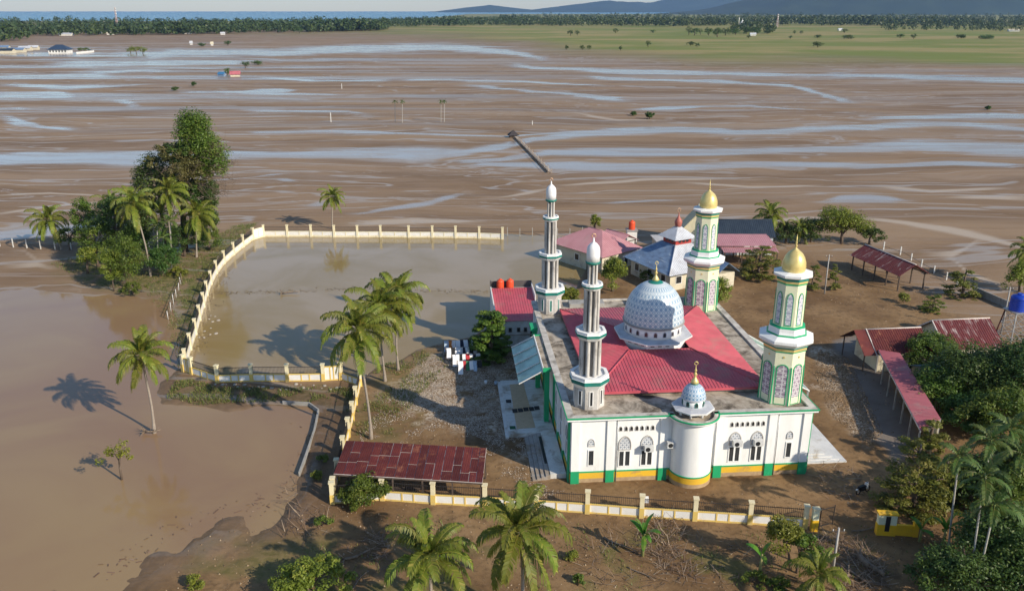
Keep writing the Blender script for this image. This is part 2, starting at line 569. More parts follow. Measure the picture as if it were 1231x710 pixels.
STREAMS = [  # (x, y, half height) along each run of water over the mud
    [(-300, 192, 10), (0, 191, 10), (100, 189, 9), (150, 190, 9), (290, 188, 7), (420, 186, 6), (520, 186, 8), (560, 184, 5), (605, 177, 4), (640, 167, 4), (692, 161, 4), (815, 154, 4), (887, 157, 3), (1061, 152, 4), (1231, 155, 4), (1500, 155, 5)],
    [(290, 163, 2), (400, 160, 2.5), (480, 161, 1.5), (610, 162, 1.5), (700, 158, 1)],
    [(540, 196, 2), (600, 194, 3), (660, 184, 5), (760, 183, 5), (846, 181, 5), (959, 179, 5), (1102, 176, 6), (1231, 179, 7), (1500, 180, 6)],
    [(560, 198, 2), (640, 199, 4), (667, 199, 6), (846, 199, 5), (1000, 197, 3), (1143, 194, 2.5), (1231, 198, 3)],
    [(1040, 144, 2), (1130, 142, 4), (1231, 141, 4), (1500, 141, 4)],
    [(985, 242, 2), (1010, 239, 7), (1045, 238, 9), (1075, 241, 6), (1090, 242, 2)],
    [(728, 241, 1), (780, 239, 2), (825, 239, 1)],
    [(0, 138, 4), (20, 146, 6), (50, 152, 3), (90, 156, 2)], [(10, 128, 2), (40, 132, 2)],
    [(-300, 290, 6), (0, 284, 7), (50, 279, 8), (95, 274, 5), (130, 268, 3)],
    [(430, 256, 1), (470, 249, 2), (520, 240, 3), (560, 230, 2)], [(330, 214, 2), (350, 216, 3), (360, 218, 1)], [(370, 247, 2), (385, 244, 4), (395, 242, 1)],
    [(-300, 66, 3), (0, 66, 3), (120, 67, 3), (215, 64, 4), (330, 63, 5), (450, 58, 6), (540, 56, 6), (610, 62, 4), (660, 72, 3)],
    [(60, 78, 2), (160, 76, 2), (300, 76, 3)], [(100, 86, 3), (180, 85, 4), (215, 86, 2)], [(0, 92, 2), (90, 90, 2.5), (140, 92, 2)],
    [(0, 104, 2.5), (80, 106, 2.5), (180, 103, 1.5)], [(-300, 116, 4), (0, 116, 4), (70, 115, 4), (100, 116, 1.5)], [(130, 120, 3), (150, 124, 5), (170, 130, 2)],
    [(610, 75, 3), (640, 80, 3), (760, 84, 3.5), (900, 89, 3), (1100, 94, 3.5), (1231, 98, 4), (1500, 100, 4)], [(700, 92, 2), (850, 97, 2), (950, 104, 1.5), (1010, 118, 3), (1030, 120, 2)],
    [(1140, 77, 1.5), (1231, 78, 2), (1400, 79, 2)], [(560, 105, 2), (640, 112, 2), (760, 122, 1.5)], [(480, 95, 1.5), (600, 98, 2), (720, 103, 1.5)],
    [(300, 93, 1.5), (380, 97, 2), (470, 95, 1.5)], [(210, 112, 1.5), (330, 110, 2), (420, 113, 1)],
    [(290, 132, 1.5), (420, 134, 2), (440, 139, 3)], [(760, 131, 1), (900, 126, 1.5), (980, 130, 1)], [(250, 218, 1), (300, 213, 1.5), (345, 208, 1)],
]
PALE = [  # dried pale silt lines
    [(1040, 263, 2), (1090, 268, 3), (1140, 276, 4), (1190, 287, 4), (1240, 299, 5)], [(1125, 306, 4), (1145, 306, 6), (1160, 300, 3), (1175, 290, 3)], [(1145, 312, 2), (1165, 330, 2), (1200, 342, 3)],
    [(680, 222, 1), (770, 216, 1.5), (860, 214, 1)], [(1060, 224, 1.5), (1120, 230, 2), (1200, 228, 1.5)], [(830, 219, 1), (900, 224, 1.5), (980, 222, 1)], [(0, 258, 1.5), (90, 246, 2), (160, 240, 1)],
    [(0, 236, 1), (60, 232, 1.5), (140, 236, 1)], [(430, 268, 2), (500, 262, 3), (570, 262, 1.5)], [(600, 235, 1), (640, 229, 1.5), (660, 226, 1)], [(690, 132, 1), (740, 143, 1.5), (790, 144, 1)], [(1150, 238, 2), (1231, 240, 4)],
    [(900, 268, 1.5), (960, 262, 2), (1010, 262, 1)], [(20, 318, 3), (45, 316, 4), (58, 320, 3)], [(95, 345, 2), (100, 356, 5), (96, 368, 3)], [(30, 300, 2), (45, 312, 3)],
]


def line_mask(px, py, lines, nz):
    m = np.zeros(px.shape)
    for L in lines:
        xs = [p[0] for p in L]; ys = [p[1] for p in L]; ts = [p[2] for p in L]
        yl = np.interp(px, xs, ys); tl = np.interp(px, xs, ts)
        e = sstep(xs[0] - 25, xs[0] + 25, px) * (1 - sstep(xs[-1] - 25, xs[-1] + 25, px))
        d = np.abs(py - yl) / (tl * (.15 + 1.7 * nz) + 1e-3)
        m = np.maximum(m, (1 - sstep(.45, 1.35, d)) * e)
    return m


def make_ground():
    pxs = np.concatenate([-7000 + 6800 * (np.linspace(0, 1, 14)[:-1] ** .6), np.linspace(-200, 1431, 420), 1431 + 6800 * (np.linspace(0, 1, 14)[1:] ** 1.7)])
    far = [at(615, p)[1] for p in np.concatenate([np.linspace(14.2, 30, 40), np.linspace(30.5, 290, 520)])]
    nr = list(np.arange(45, far[-1] - .2, .36))
    Ys = np.array(sorted([-300, -120, -60, -20, 10, 25, 35, 40] + nr + list(far)))
    PX, YY = np.meshgrid(pxs, Ys)
    D = np.maximum(YY * CT + HC * ST, 55)
    XX = (PX - CX) / FPX * D
    px, py = pix(XX, np.maximum(YY, 30))
    z, k = field(XX, YY)
    warp = fbm(XX * .012, YY * .02, 31, 5)
    nz = fbm(XX * .03, YY * .10, 41, 4)
    py2 = py + (warp - .5) * np.interp(py, [20, 100, 200, 300], [3, 10, 16, 12])
    flat = 1 - np.maximum(np.maximum(k['pl'], k['pr']), k['comp'])
    wet = line_mask(px, py2, STREAMS, nz) * flat
    # film of water standing in faint strips across the flat
    st = fbm(XX * .004 + .6 * (warp - .5), YY * .045, 51, 5)
    st2 = fbm(XX * .011, YY * .16, 57, 5)
    leftw = np.interp(px, [0, 500, 700, 1231], [1, .75, .45, .4])
    zone = np.interp(py, [30, 60, 90, 125, 160, 215, 300], [0, 1, 1, .8, .45, .10, .0])
    film = sstep(.46, .64, st + .25 * (st2 - .5)) * zone * leftw * flat
    film2 = sstep(.62, .70, st2) * np.interp(py, [60, 120, 200, 290], [.2, .4, .28, .12]) * flat
    wet = np.maximum(np.maximum(wet, film * .9), film2 * .45)
    pale = line_mask(px, py2, PALE, nz) * (1 - k['comp'] * .5)
    # green plain beyond the flood
    edge = np.interp(px, [-7000, 300, 440, 520, 620, 720, 850, 1000, 1231, 8000], [30, 34, 40, 44, 52, 66, 74, 77, 80, 84])
    plain = sstep(11, -12, py - edge + (fbm(XX * .01, YY * .008, 61) - .5) * 16)
    tan = sstep(5, -4, py - np.interp(px, [-7000, 0, 200, 500, 620, 8000], [52, 52, 52, 52, 50, 30]) + (fbm(XX * .01, YY * .01, 67) - .5) * 8)
    wet = wet * (1 - plain) * (1 - .7 * tan)

    def zone_mask(poly, soft, nzamp=3):
        return sstep(-soft, soft, sdist(XX, YY, poly) + nzamp * 2 * (fbm(XX * .3, YY * .3, 71) - .5))
    grass = plain.copy()
    fine = fbm(XX * .8, YY * .8, 81)
    for poly, s, a in ((GRASS1, 1.2, .9), (GRASS2, 1.2, .75), (GRASS3, 2, .4), (LEFTG, 3, .75)):
        grass = np.maximum(grass, zone_mask(poly, s) * a * sstep(.28, .55, fine))
    south = sstep(62, 58, YY) * sstep(.52, .66, fbm(XX * .25, YY * .25, 83)) * .6 * sstep(-30, -22, XX)
    grass = np.maximum(grass, south)
    straw = np.maximum(zone_mask(STRAW, 2.5), zone_mask(STRAW2, 1.5)) * sstep(.32, .6, fbm(XX * .9, YY * .9, 85, 5))
    paved = zone_mask(YARD, .6, .6)
    soil = k['comp']
    tone = fbm(XX * np.where(YY > 150, .006, .05), YY * np.where(YY > 150, .09, .05), 91, 6)
    V = np.stack([XX, YY, z], -1).reshape(-1, 3)
    r, c = XX.shape
    i = np.arange(r * c).reshape(r, c)
    F = np.stack([i[:-1, :-1], i[:-1, 1:], i[1:, 1:], i[1:, :-1]], -1).reshape(-1, 4)
    # land drops away under the sea on the far left
    V[:, 2] -= 3.0 * (sstep(3450, 3600, V[:, 1]) * sstep(-420, -520, V[:, 0] + .0 * V[:, 1])) + 3.0 * sstep(9500, 9800, V[:, 1])
    f = lambda a: a.reshape(-1)
    return V, F, dict(wet=f(wet), grass=f(grass), plain=f(np.maximum(plain, tan * .5)), straw=f(straw), paved=f(paved), soil=f(soil), tone=f(tone), pale=f(pale), shore=f(k['shore']), bed=f(np.maximum(k['pl'], k['pr'])))


def ground_mat():
    m = bpy.data.materials.new('flood_mud'); t, b = nodes(m)

    def A(n):
        a = N(t, 'ShaderNodeAttribute'); a.attribute_name = n
        return a.outputs['Fac']
    geo = N(t, 'ShaderNodeNewGeometry'); pos = geo.outputs['Position']

    def mapped(sx, sy, rz=0):
        mp = N(t, 'ShaderNodeMapping'); mp.inputs['Scale'].default_value = (sx, sy, 1); mp.inputs['Rotation'].default_value = (0, 0, rz)
        t.links.new(pos, mp.inputs[0]); return mp.outputs[0]
    # flow lines: positions bent by a broad noise, so the streaks curve and braid
    wn = N(t, 'ShaderNodeTexNoise'); wn.inputs['Scale'].default_value = .007; wn.inputs['Detail'].default_value = 4
    t.links.new(pos, wn.inputs['Vector'])
    vs = N(t, 'ShaderNodeVectorMath'); vs.operation = 'SUBTRACT'; vs.inputs[1].default_value = (.5, .5, .5); t.links.new(wn.outputs['Color'], vs.inputs[0])
    vm = N(t, 'ShaderNodeVectorMath'); vm.operation = 'MULTIPLY_ADD'; vm.inputs[1].default_value = (220, 62, 0); t.links.new(vs.outputs[0], vm.inputs[0]); t.links.new(pos, vm.inputs[2])
    bent = vm.outputs[0]

    def flow(sx, sy, rz=0, det=6, rough=.6, dist=.4):
        mp = N(t, 'ShaderNodeMapping'); mp.inputs['Scale'].default_value = (sx, sy, 1); mp.inputs['Rotation'].default_value = (0, 0, rz)
        t.links.new(bent, mp.inputs[0])
        return noise(t, 1, det, rough, mp.outputs[0], dist)

    def ridge(n, w0, w1):
        a_ = mth(t, 'ABSOLUTE', mth(t, 'SUBTRACT', n, .5))
        return mth(t, 'SUBTRACT', 1, ramp(t, a_, w0, w1))
    streak = flow(.012, .052, R(3), 8, .62)
    streak2 = flow(.035, .22, R(-4), 8, .66, .8)
    rid1 = ridge(flow(.008, .050, R(2), 4, .5), .004, .016)
    rid2 = ridge(flow(.016, .11, R(-3), 5, .55, .6), .003, .018)
    rid3 = ridge(flow(.05, .32, R(4), 4, .55, .8), .01, .05)
    fine = noise(t, 1, 8, .65, mapped(1.3, 1.3))
    blot = noise(t, 1, 6, .6, mapped(.11, .11))
    gate = ramp(t, flow(.006, .02, 0, 4), .40, .62)
    open_ = mth(t, 'MULTIPLY', mth(t, 'SUBTRACT', 1, A('soil')), mth(t, 'SUBTRACT', 1, A('plain')))
    lines = mth(t, 'MULTIPLY', mth(t, 'MAXIMUM', rid1, mth(t, 'MULTIPLY', rid2, gate)), open_)
    mud = mixc(t, ramp(t, streak, .34, .66), (.188, .122, .072), (.285, .195, .122))
    mud = mixc(t, mth(t, 'MULTIPLY', ramp(t, A('tone'), .45, .70), .45), mud, (.33, .232, .145))
    mud = mixc(t, mth(t, 'MULTIPLY', ramp(t, streak2, .52, .72), .36), mud, (.145, .093, .055))
    mud = mixc(t, mth(t, 'MULTIPLY', rid3, .13), mud, (.36, .27, .21))
    mud = mixc(t, mth(t, 'MULTIPLY', lines, .34), mud, (.42, .335, .265))
    soil = mixc(t, ramp(t, blot, .35, .65), (.165, .098, .048), (.27, .172, .088))
    soil = mixc(t, mth(t, 'MULTIPLY', ramp(t, fine, .48, .70), .6), soil, (.085, .052, .028))
    soil = mixc(t, mth(t, 'MULTIPLY', ramp(t, noise(t, 1, 6, .7, mapped(.35, .35), 1.0), .52, .66), .55), soil, (.10, .064, .036))
    soil = mixc(t, mth(t, 'MULTIPLY', ramp(t, noise(t, 1, 7, .7, mapped(3.2, 3.2), .4), .58, .70), .5), soil, (.34, .25, .16))
    c = mixc(t, A('soil'), mud, soil)
    c = mixc(t, mth(t, 'MULTIPLY', A('pale'), .75), c, (.46, .39, .32))
    g = mixc(t, ramp(t, fine, .4, .62), (.075, .10, .022), (.20, .17, .07))
    far = mixc(t, ramp(t, noise(t, 1, 6, .6, mapped(.0042, .009), .5), .40, .62), (.170, .195, .046), (.31, .25, .105))
    far = mixc(t, mth(t, 'MULTIPLY', ramp(t, noise(t, 1, 5, .6, mapped(.02, .05)), .55, .7), .6), far, (.15, .175, .04))
    c = mixc(t, A('grass'), c, mixc(t, A('plain'), g, far))
    sm = mth(t, 'MULTIPLY', A('straw'), ramp(t, noise(t, 1, 4, .7, mapped(2.4, 2.4)), .38, .58))
    c = mixc(t, sm, c, (.50, .42, .33))
    pv = mixc(t, ramp(t, blot, .35, .7), (.205, .175, .150), (.135, .110, .09))
    c = mixc(t, A('paved'), c, pv)
    c = mixc(t, mth(t, 'MULTIPLY', A('shore'), .8), c, mixc(t, ramp(t, fine, .4, .65), (.125, .080, .048), (.175, .113, .068)))
    brk = ramp(t, flow(.018, .22, R(2), 7, .68, .6), .34, .56)
    wet = mth(t, 'MAXIMUM', mth(t, 'MULTIPLY', A('wet'), brk), mth(t, 'MULTIPLY', lines, .5))
    wet = mth(t, 'MAXIMUM', wet, mth(t, 'MULTIPLY', mth(t, 'MULTIPLY', A('wet'), ramp(t, A('wet'), .6, 1.0)), .72))
    c = mixc(t, mth(t, 'MULTIPLY', wet, .75), c, (.34, .305, .275))
    c = mixc(t, mth(t, 'MULTIPLY', A('bed'), .7), c, (.20, .145, .095))
    t.links.new(c, b.inputs['Base Color'])
    dry = mth(t, 'SUBTRACT', 1, wet)
    damp = ramp(t, noise(t, 1, 6, .6, mapped(.03, .25), .5), .3, .7)
    rg = mth(t, 'MULTIPLY', dry, mth(t, 'MULTIPLY_ADD', damp, .28)); rg.node.inputs[1].default_value = 1
    rgh = N(t, 'ShaderNodeMath'); rgh.operation = 'MULTIPLY_ADD'; t.links.new(damp, rgh.inputs[0]); rgh.inputs[1].default_value = .22; rgh.inputs[2].default_value = .55
    r2 = mth(t, 'MULTIPLY_ADD', dry, rgh.outputs[0]); r2.node.inputs[2].default_value = .05
    r2 = mth(t, 'SUBTRACT', r2, mth(t, 'MULTIPLY', A('shore'), .22))
    t.links.new(r2, b.inputs['Roughness'])
    b.inputs['IOR'].default_value = 1.33
    sp_ = mth(t, 'MULTIPLY_ADD', wet, .40); sp_.node.inputs[2].default_value = .14; t.links.new(sp_, b.inputs['Specular IOR Level'])
    bn = N(t, 'ShaderNodeBump'); bn.inputs['Distance'].default_value = .30
    t.links.new(mth(t, 'MULTIPLY', dry, .45), bn.inputs['Strength'])
    hsum = mth(t, 'ADD', mth(t, 'MULTIPLY', fine, .5), mth(t, 'MULTIPLY', streak2, .8))
    t.links.new(hsum, bn.inputs['Height']); t.links.new(bn.outputs[0], b.inputs['Normal'])
    return m


gV, gF, gA = make_ground()
tag(link('ground', np_mesh('ground', gV, gF, ground_mat(), smooth=True, attrs=gA)), kind='structure')
del gV, gF, gA


def water_mat(name, a, b_, rough=.06, scale=.06, rip=.05, ripscale=1.6):
    m = bpy.data.materials.new(name); t, b = nodes(m)
    geo = N(t, 'ShaderNodeNewGeometry')
    n = noise(t, scale, 5, .55, geo.outputs['Position'], .8)
    t.links.new(mixc(t, ramp(t, n, .35, .65), a, b_), b.inputs['Base Color'])
    b.inputs['Roughness'].default_value = rough; b.inputs['IOR'].default_value = 1.33
    bn = N(t, 'ShaderNodeBump'); bn.inputs['Strength'].default_value = rip; bn.inputs['Distance'].default_value = .1
    t.links.new(noise(t, ripscale, 4, .6, geo.outputs['Position'], .3), bn.inputs['Height']); t.links.new(bn.outputs[0], b.inputs['Normal'])
    return m


def sheet(name, pts, z, mat):
    mb = MB(); mb.add([(x, y, z) for x, y in pts], [tuple(range(len(pts)))])
    return mb.build(name, mat, kind='structure')


MUDW = water_mat('muddy_pond_water', (.300, .205, .105), (.255, .158, .090), .06, .035)
sheet('flood_water', W2([(-420, 335), (215, 335), (226, 480), (400, 475), (400, 560), (345, 660), (100, 900), (-900, 900)]), -.20, MUDW)
MUDW2 = water_mat('walled_pond_water', (.325, .25, .155), (.27, .195, .085), .05)
sheet('pond_water', W2([(215, 443), (222, 405), (238, 357), (262, 305), (296, 282), (316, 278.5), (604, 278.5), (696, 280), (712, 320), (700, 350), (650, 380), (590, 400), (560, 412), (520, 425), (470, 445), (434, 454), (262, 455)]), -.16, MUDW2)
sea = water_mat('sea_water', (.008, .12, .22), (.012, .15, .25), .25, .0006, .2, .05)
sheet('sea', [(-25000, 3300), (2500, 3300), (25000, 9000), (25000, 24000), (-25000, 24000)], -1.2, sea)


def hills(name, pts, dist, depth, base, mat, seed):
    """a ridge of hills: pts are (x in picture, metres high)"""
    n = 260; rows = 26
    xs = np.linspace(pts[0][0], pts[-1][0], n)
    hh = np.interp(xs, [p[0] for p in pts], [p[1] for p in pts])
    V = []
    for j in range(rows):
        s = j / (rows - 1)
        y = dist + depth * s
        prof = math.sin(s * math.pi) ** .8
        x = (xs - CX) / FPX * (y * CT)
        rid = .62 + .76 * fbm(x * .0011, np.full(n, y) * .0011, seed, 6)
        V.append(np.stack([x, np.full(n, y), base + hh * prof * rid], -1))
    V = np.array(V).reshape(-1, 3)
    i = np.arange(rows * n).reshape(rows, n)
    F = np.stack([i[:-1, :-1], i[:-1, 1:], i[1:, 1:], i[1:, :-1]], -1).reshape(-1, 4)
    return tag(link(name, np_mesh(name, V, F, mat, smooth=True)), kind='structure')


FOREST = pm('forest_slopes', (.012, .026, .018), (.024, .042, .024), .004, .95, 0, dirt=(.045, .06, .03), dirt_amt=.15, dscale=.002)
hills('hills', [(430, 0), (520, 20), (590, 150), (640, 60), (700, 180), (730, 230), (780, 150), (840, 320), (900, 420), (1000, 560), (1100, 620), (1231, 700), (1500, 800), (1900, 500), (2300, 0)], 15000, 5000, -20, FOREST, 201)
hills('hills', [(740, 0), (800, 30), (850, 70), (900, 150), (960, 250), (1010, 300), (1060, 380), (1110, 470), (1170, 540), (1231, 620), (1400, 680), (1700, 400), (2000, 0)], 7600, 3400, -20, FOREST, 205)
hills('hills', [(-1500, 0), (-700, 40), (-300, 0)], 9000, 1500, -20, FOREST, 209)


# ================================================================== THE MOSQUE
MR, MO = R(4.6), Vector((5.4, 68.2, 0))


def mloc(x, y, z=0.0):
    """picture point at height z to mosque coordinates"""
    p = at(x, y, z) - MO
    return (p.x * math.cos(MR) + p.y * math.sin(MR), -p.x * math.sin(MR) + p.y * math.cos(MR))


mosque = thing('mosque', 'large white mosque with red hipped roof, blue tiled dome and four minarets', 'mosque', MO, MR)
MW, MD, MH = 22.8, 31.8, 6.6
AX = 11.4
UP = Vector((0, 0, 1))
# walls, one mesh a side
MUDLINE = pm('mud_stained_yellow', (.78, .47, .03), (.70, .42, .04), .8, .65, .1, dirt=(.40, .25, .12), dirt_amt=.2)
STAIN = pm('mud_splash', (.36, .25, .15), (.46, .34, .2), 2, .9)
T = .3
MB().box(0, AX - 1.9, 0, T, -.3, MH).box(AX + 1.9, MW, 0, T, -.3, MH).build('front_wall', WHITE, mosque)
MB().box(0, T, T, MD, -.3, MH).build('side_wall', WHITE, mosque)
MB().box(MW - T, MW, T, MD, -.3, MH).build('side_wall', WHITE, mosque)
MB().box(T, MW - T, MD - T, MD, -.3, MH).build('rear_wall', WHITE, mosque)
# round bay in the middle of the front
bay = MB().lathe([(1.95, -.3), (1.95, MH)], 32, AX, .05, 0, math.pi, True, 0, math.pi).build('round_bay', WHITE, mosque)
# dado: yellow band, green line, mud splash at the foot, on every run of the front and the sides
d = MB(); g = MB(); st = MB()
for a, b in ((0.003, AX - 1.9), (AX + 1.9, MW - .003)):
    d.box(a, b, -.035, 0.002, .42, 1.05); g.box(a, b, -.06, .002, 1.05, 1.18); st.box(a, b, -.030, .002, -.3, .42)
for s0, x in ((-1, 0), (1, MW)):
    for mb, o, z0, z1 in ((d, .035, .42, 1.05), (g, .06, 1.05, 1.18), (st, .03, -.3, .42)):
        mb.box(min(x, x + s0 * o), max(x, x + s0 * o), .003, MD, z0, z1)
d.lathe([(1.985, .42), (1.985, 1.05)], 32, AX, .05, 0, math.pi, True, 0, math.pi)
g.lathe([(1.95, 1.05), (2.01, 1.05), (2.01, 1.18), (1.95, 1.18)], 32, AX, .05, 0, math.pi, True, 0, math.pi)
st.lathe([(1.98, -.3), (1.98, .42)], 32, AX, .05, 0, math.pi, True, 0, math.pi)
d.build('dado', MUDLINE, mosque); g.build('dado_line', GREEN, mosque); st.build('mud_stain', STAIN, mosque)
# pilasters
for x in (.45, 3.75, 8.75, MW - 8.75, MW - 3.75, MW - .45):
    p = MB().box(x - .38, x + .38, -.16, -.004, 1.3, MH).build('pilaster', WHITE, mosque)
    MB().box(x - .40, x + .40, -.19, -.004, -.3, 1.3).build('pilaster_foot', GREEN, p)
for side, x in ((-1, 0), (1, MW)):
    for y in (.5, 4.2, 8.0, 11.4, 20.2, 24, 28, 31.3):
        a, b = (x - .16, x - .004) if side < 0 else (x + .004, x + .16)
        p = MB().box(a, b, y - .35, y + .35, 1.3, MH).build('pilaster', GREEN if y in (.5, 11.4, 20.2) else WHITE, mosque)
        MB().box(a - .02, b + .02, y - .37, y + .37, -.3, 1.3).build('pilaster_foot', GREEN, p)
# cornice: white step and green edge
wm = MB(); gm = MB(); O1, O2 = .38, .46
for a, b in ((-O1, AX - 1.85), (AX + 1.85, MW + O1)):
    wm.box(a, b, -O1, T, MH, 6.82)
for a, b in ((-O2, AX - 1.85), (AX + 1.85, MW + O2)):
    gm.box(a, b, -O2, -O2 + .10, 6.80, 6.93)
wm.box(-O1, T, T, MD, MH, 6.90, 1).box(MW - T, MW + O1, T, MD, MH, 6.90, 1).box(-O1, MW + O1, MD, MD + O1, MH, 6.9, 1)
wm.box(-O2 + .1, AX - 1.85, -O2 + .10, T, 6.82, 6.90, 1).box(AX + 1.85, MW + O2 - .1, -O2 + .10, T, 6.82, 6.90, 1)
gm.box(-O2, -O2 + .08, -O2 + .1, 9.5, 6.80, 6.92).box(MW + O2 - .08, MW + O2, -O2 + .1, 9, 6.80, 6.92)
wm.lathe([(1.9, MH), (2.33, MH), (2.33, 6.82), (1.9, 6.82)], 32, AX, .05, 0, math.pi, True, 0, math.pi)
wm.lathe([(1.9, 6.82), (2.33, 6.82), (2.33, 6.9), (1.9, 6.9)], 32, AX, .05, 1, math.pi, True, 0, math.pi)
gm.lathe([(2.30, 6.80), (2.41, 6.80), (2.41, 6.93), (2.30, 6.93)], 32, AX, .05, 0, math.pi, True, 0, math.pi)
LEDGE = pm('dirty_ledge', (.58, .55, .50), (.42, .39, .35), 1, .85, .2, dirt=(.2, .18, .15), dirt_amt=.4)
co_ = wm.build('cornice', [WHITE, LEDGE], mosque)
gm.build('green_edge', GREEN, co_)
roofslab = MB().box(T, MW - T, T, MD, 6.5, 6.72)
roofslab.lathe([(.01, 6.70), (1.85, 6.70)], 24, AX, .3, 0, math.pi, False, 0, math.pi)
roofslab.build('flat_roof', CONC, mosque)


def window_front(x, wd, z0, z1, ar, y=-.002, parent=None):
    """two-leaf window with a pointed grille above, in the front wall"""
    P = Vector((x, y, z0)); r = Vector((1, 0, 0))
    h = z1 - z0
    fr = MB().rim([(-wd / 2, 0), (wd / 2, 0), (wd / 2, h), (-wd / 2, h)], [(-wd / 2 + .09, .09), (wd / 2 - .09, .09), (wd / 2 - .09, h - .09), (-wd / 2 + .09, h - .09)], P, r, UP, .07)
    if wd > .8: fr.plate([(-.08, .09), (.08, .09), (.08, h - .09), (-.08, h - .09)], P, r, UP, .068)
    win = fr.build('window', WHITE, mosque)
    if wd > .8:
        for s in (-1, 1):
            MB().plate([(s * .08 if s > 0 else -wd / 2 + .09, .09), (wd / 2 - .09 if s > 0 else -.08, .09), (wd / 2 - .09 if s > 0 else -.08, h - .09), (s * .08 if s > 0 else -wd / 2 + .09, h - .09)], P, r, UP, .012).build('pane', PANE, win)
    else:
        MB().plate([(-wd / 2 + .09, .09), (wd / 2 - .09, .09), (wd / 2 - .09, h - .09), (-wd / 2 + .09, h - .09)], P, r, UP, .012).build('pane', PANE, win)
    P2 = Vector((x, y, z1 + (.06 if wd > .8 else .35)))
    o = arch(ar[0], ar[1], ar[1] * .35); i = [(a * .86, .07 + b * .86) for a, b in o]
    a = MB().rim(o, i, P2, r, UP, .08).build('arch_grille', OLDW, mosque)
    MB().plate(i, P2, r, UP, .03).build('grille', GRILLE, a)


for xx in (1.95, MW - 1.95): window_front(xx, .62, 1.75, 3.45, (.62, .8))
for c in (6.15, MW - 6.15):
    for s in (-1, 1): window_front(c + s * 1.05, 1.15, 1.55, 3.25, (1.2, 1.45))
    for k in range(7):
        P = Vector((c + (k - 3) * .5, -.002, 5.25)); o = arch(.32, .52, .26, 4); i = [(a * .72, .05 + b * .8) for a, b in o]
        v = MB().rim(o, i, P, (1, 0, 0), UP, .05).build('vent', OLDW, mosque)
        MB().plate(i, P, (1, 0, 0), UP, .01).build('vent_opening', DARK, v)
for s, x in ((-1, -.002), (1, MW + .002)):
    rr = Vector((0, -s * -1, 0)) if s > 0 else Vector((0, -1, 0))
    for y in (2.3, 6.1, 9.7, 22.1, 26, 30):
        P = Vector((x, y, 1.6)); wd = .9; h = 1.8
        win = MB().rim([(-wd / 2, 0), (wd / 2, 0), (wd / 2, h), (-wd / 2, h)], [(-wd / 2 + .09, .09), (wd / 2 - .09, .09), (wd / 2 - .09, h - .09), (-wd / 2 + .09, h - .09)], P, rr, UP, .07).build('window', WHITE, mosque)
        MB().plate([(-wd / 2 + .09, .09), (wd / 2 - .09, .09), (wd / 2 - .09, h - .09), (-wd / 2 + .09, h - .09)], P, rr, UP, .015).build('pane', PANE, win)
        P2 = P + UP * 2.0; o = arch(1.0, 1.3, .45); i = [(a * .86, .07 + b * .86) for a, b in o]
        a = MB().rim(o, i, P2, rr, UP, .08).build('arch_grille', OLDW, mosque)
        MB().plate(i, P2, rr, UP, .03).build('grille', GRILLE, a)
# air conditioners hung on the front
ACM = pm('ac_shell', (.62, .63, .62), (.5, .5, .5), 2, .5)
for x, z in ((7.25, 3.35), (9.35, 3.7), (MW - 7.15, 3.5), (MW - 5.15, 3.5)):
    y = -.45 if x != 9.35 else -.5
    ac = MB().box(x - .42, x + .42, y - .3, y + .1, z, z + .58).box(x - .35, x - .3, y + .1, -.002, z + .02, z + .08).box(x + .3, x + .35, y + .1, -.002, z + .02, z + .08).build('air_conditioner', ACM, mosque)
    MB().lathe([(.22, 0), (.22, .02)], 14, 0, 0).build('fan', DARK, ac)
    f = ac.children[0]; f.location = (x - .12, y - .302, z + .29); f.rotation_euler = (R(90), 0, 0)
# down pipes on the bay
for x, y in ((AX + 2.02, -.22), (MW - 3.2, -.09), (4.35, -.09)): MB().tube([(x, y, 6.5), (x, y, 0)], .045, 6).build('downpipe', STEEL, mosque)

# red hipped roof
E0, E1, F0, F1, EZ = 2.7, 19.9, 4.0, 27.6, 7.35
DX, DY, PZ = 11.2, 15.4, 8.2
PH = 3.25
ea = [(E0, F0, EZ), (E1, F0, EZ), (E1, F1, EZ), (E0, F1, EZ)]
pl = [(DX - PH, DY - PH, PZ), (DX + PH, DY - PH, PZ), (DX + PH, DY + PH, PZ), (DX - PH, DY + PH, PZ)]
rf = group_part('red_roof', mosque)
for k in range(4):
    q = [ea[k], ea[(k + 1) % 4], pl[(k + 1) % 4], pl[k]]
    MB().slab(q, .06).ribs(q, .34, .10, .05).build('roof_slope', REDROOF, rf)
    MB().tube([ea[k], pl[k]], .11, 6).build('hip_cap', REDROOF, rf)
MB().box(E0 + .4, E1 - .4, F0 + .4, F1 - .4, 6.70, 7.12).build('kerb_wall', CONC, mosque)
for k in range(4):
    a, b = Vector(ea[k]), Vector(ea[(k + 1) % 4])
    MB().bar(a - UP * .14, b - UP * .14, .08, .2).build('fascia', REDROOF, rf)

# main dome
md = group_part('main_dome', mosque, (DX, DY, 0))
MB().lathe([(3.55, 7.6), (3.55, 8.95)], 8, 0, 0, 0, R(22.5), False).build('plinth', WHITE, md)
for k in range(8):
    a = R(45 * k)
    r = Vector((-math.sin(a), math.cos(a), 0)); P = Vector((math.cos(a), math.sin(a), 0)) * (3.55 * math.cos(R(22.5)) + .002) + UP * 8.42
    for j in (-.8, 0, .8):
        MB().plate([(-.2 + j, 0), (.2 + j, 0), (.2 + j, .26), (-.2 + j, .26)], P, r, UP, .02).build('plinth_opening', DARK, md)
ROOFGREY = pm('grey_eave', (.50, .52, .56), (.40, .41, .45), 1, .6, .1, dirt=(.3, .28, .27), dirt_amt=.3)
MB().lathe([(3.5, 8.86), (4.15, 8.82), (4.20, 8.94), (3.0, 9.16)], 8, 0, 0, 0, R(22.5), False).build('eave_ring', ROOFGREY, md)
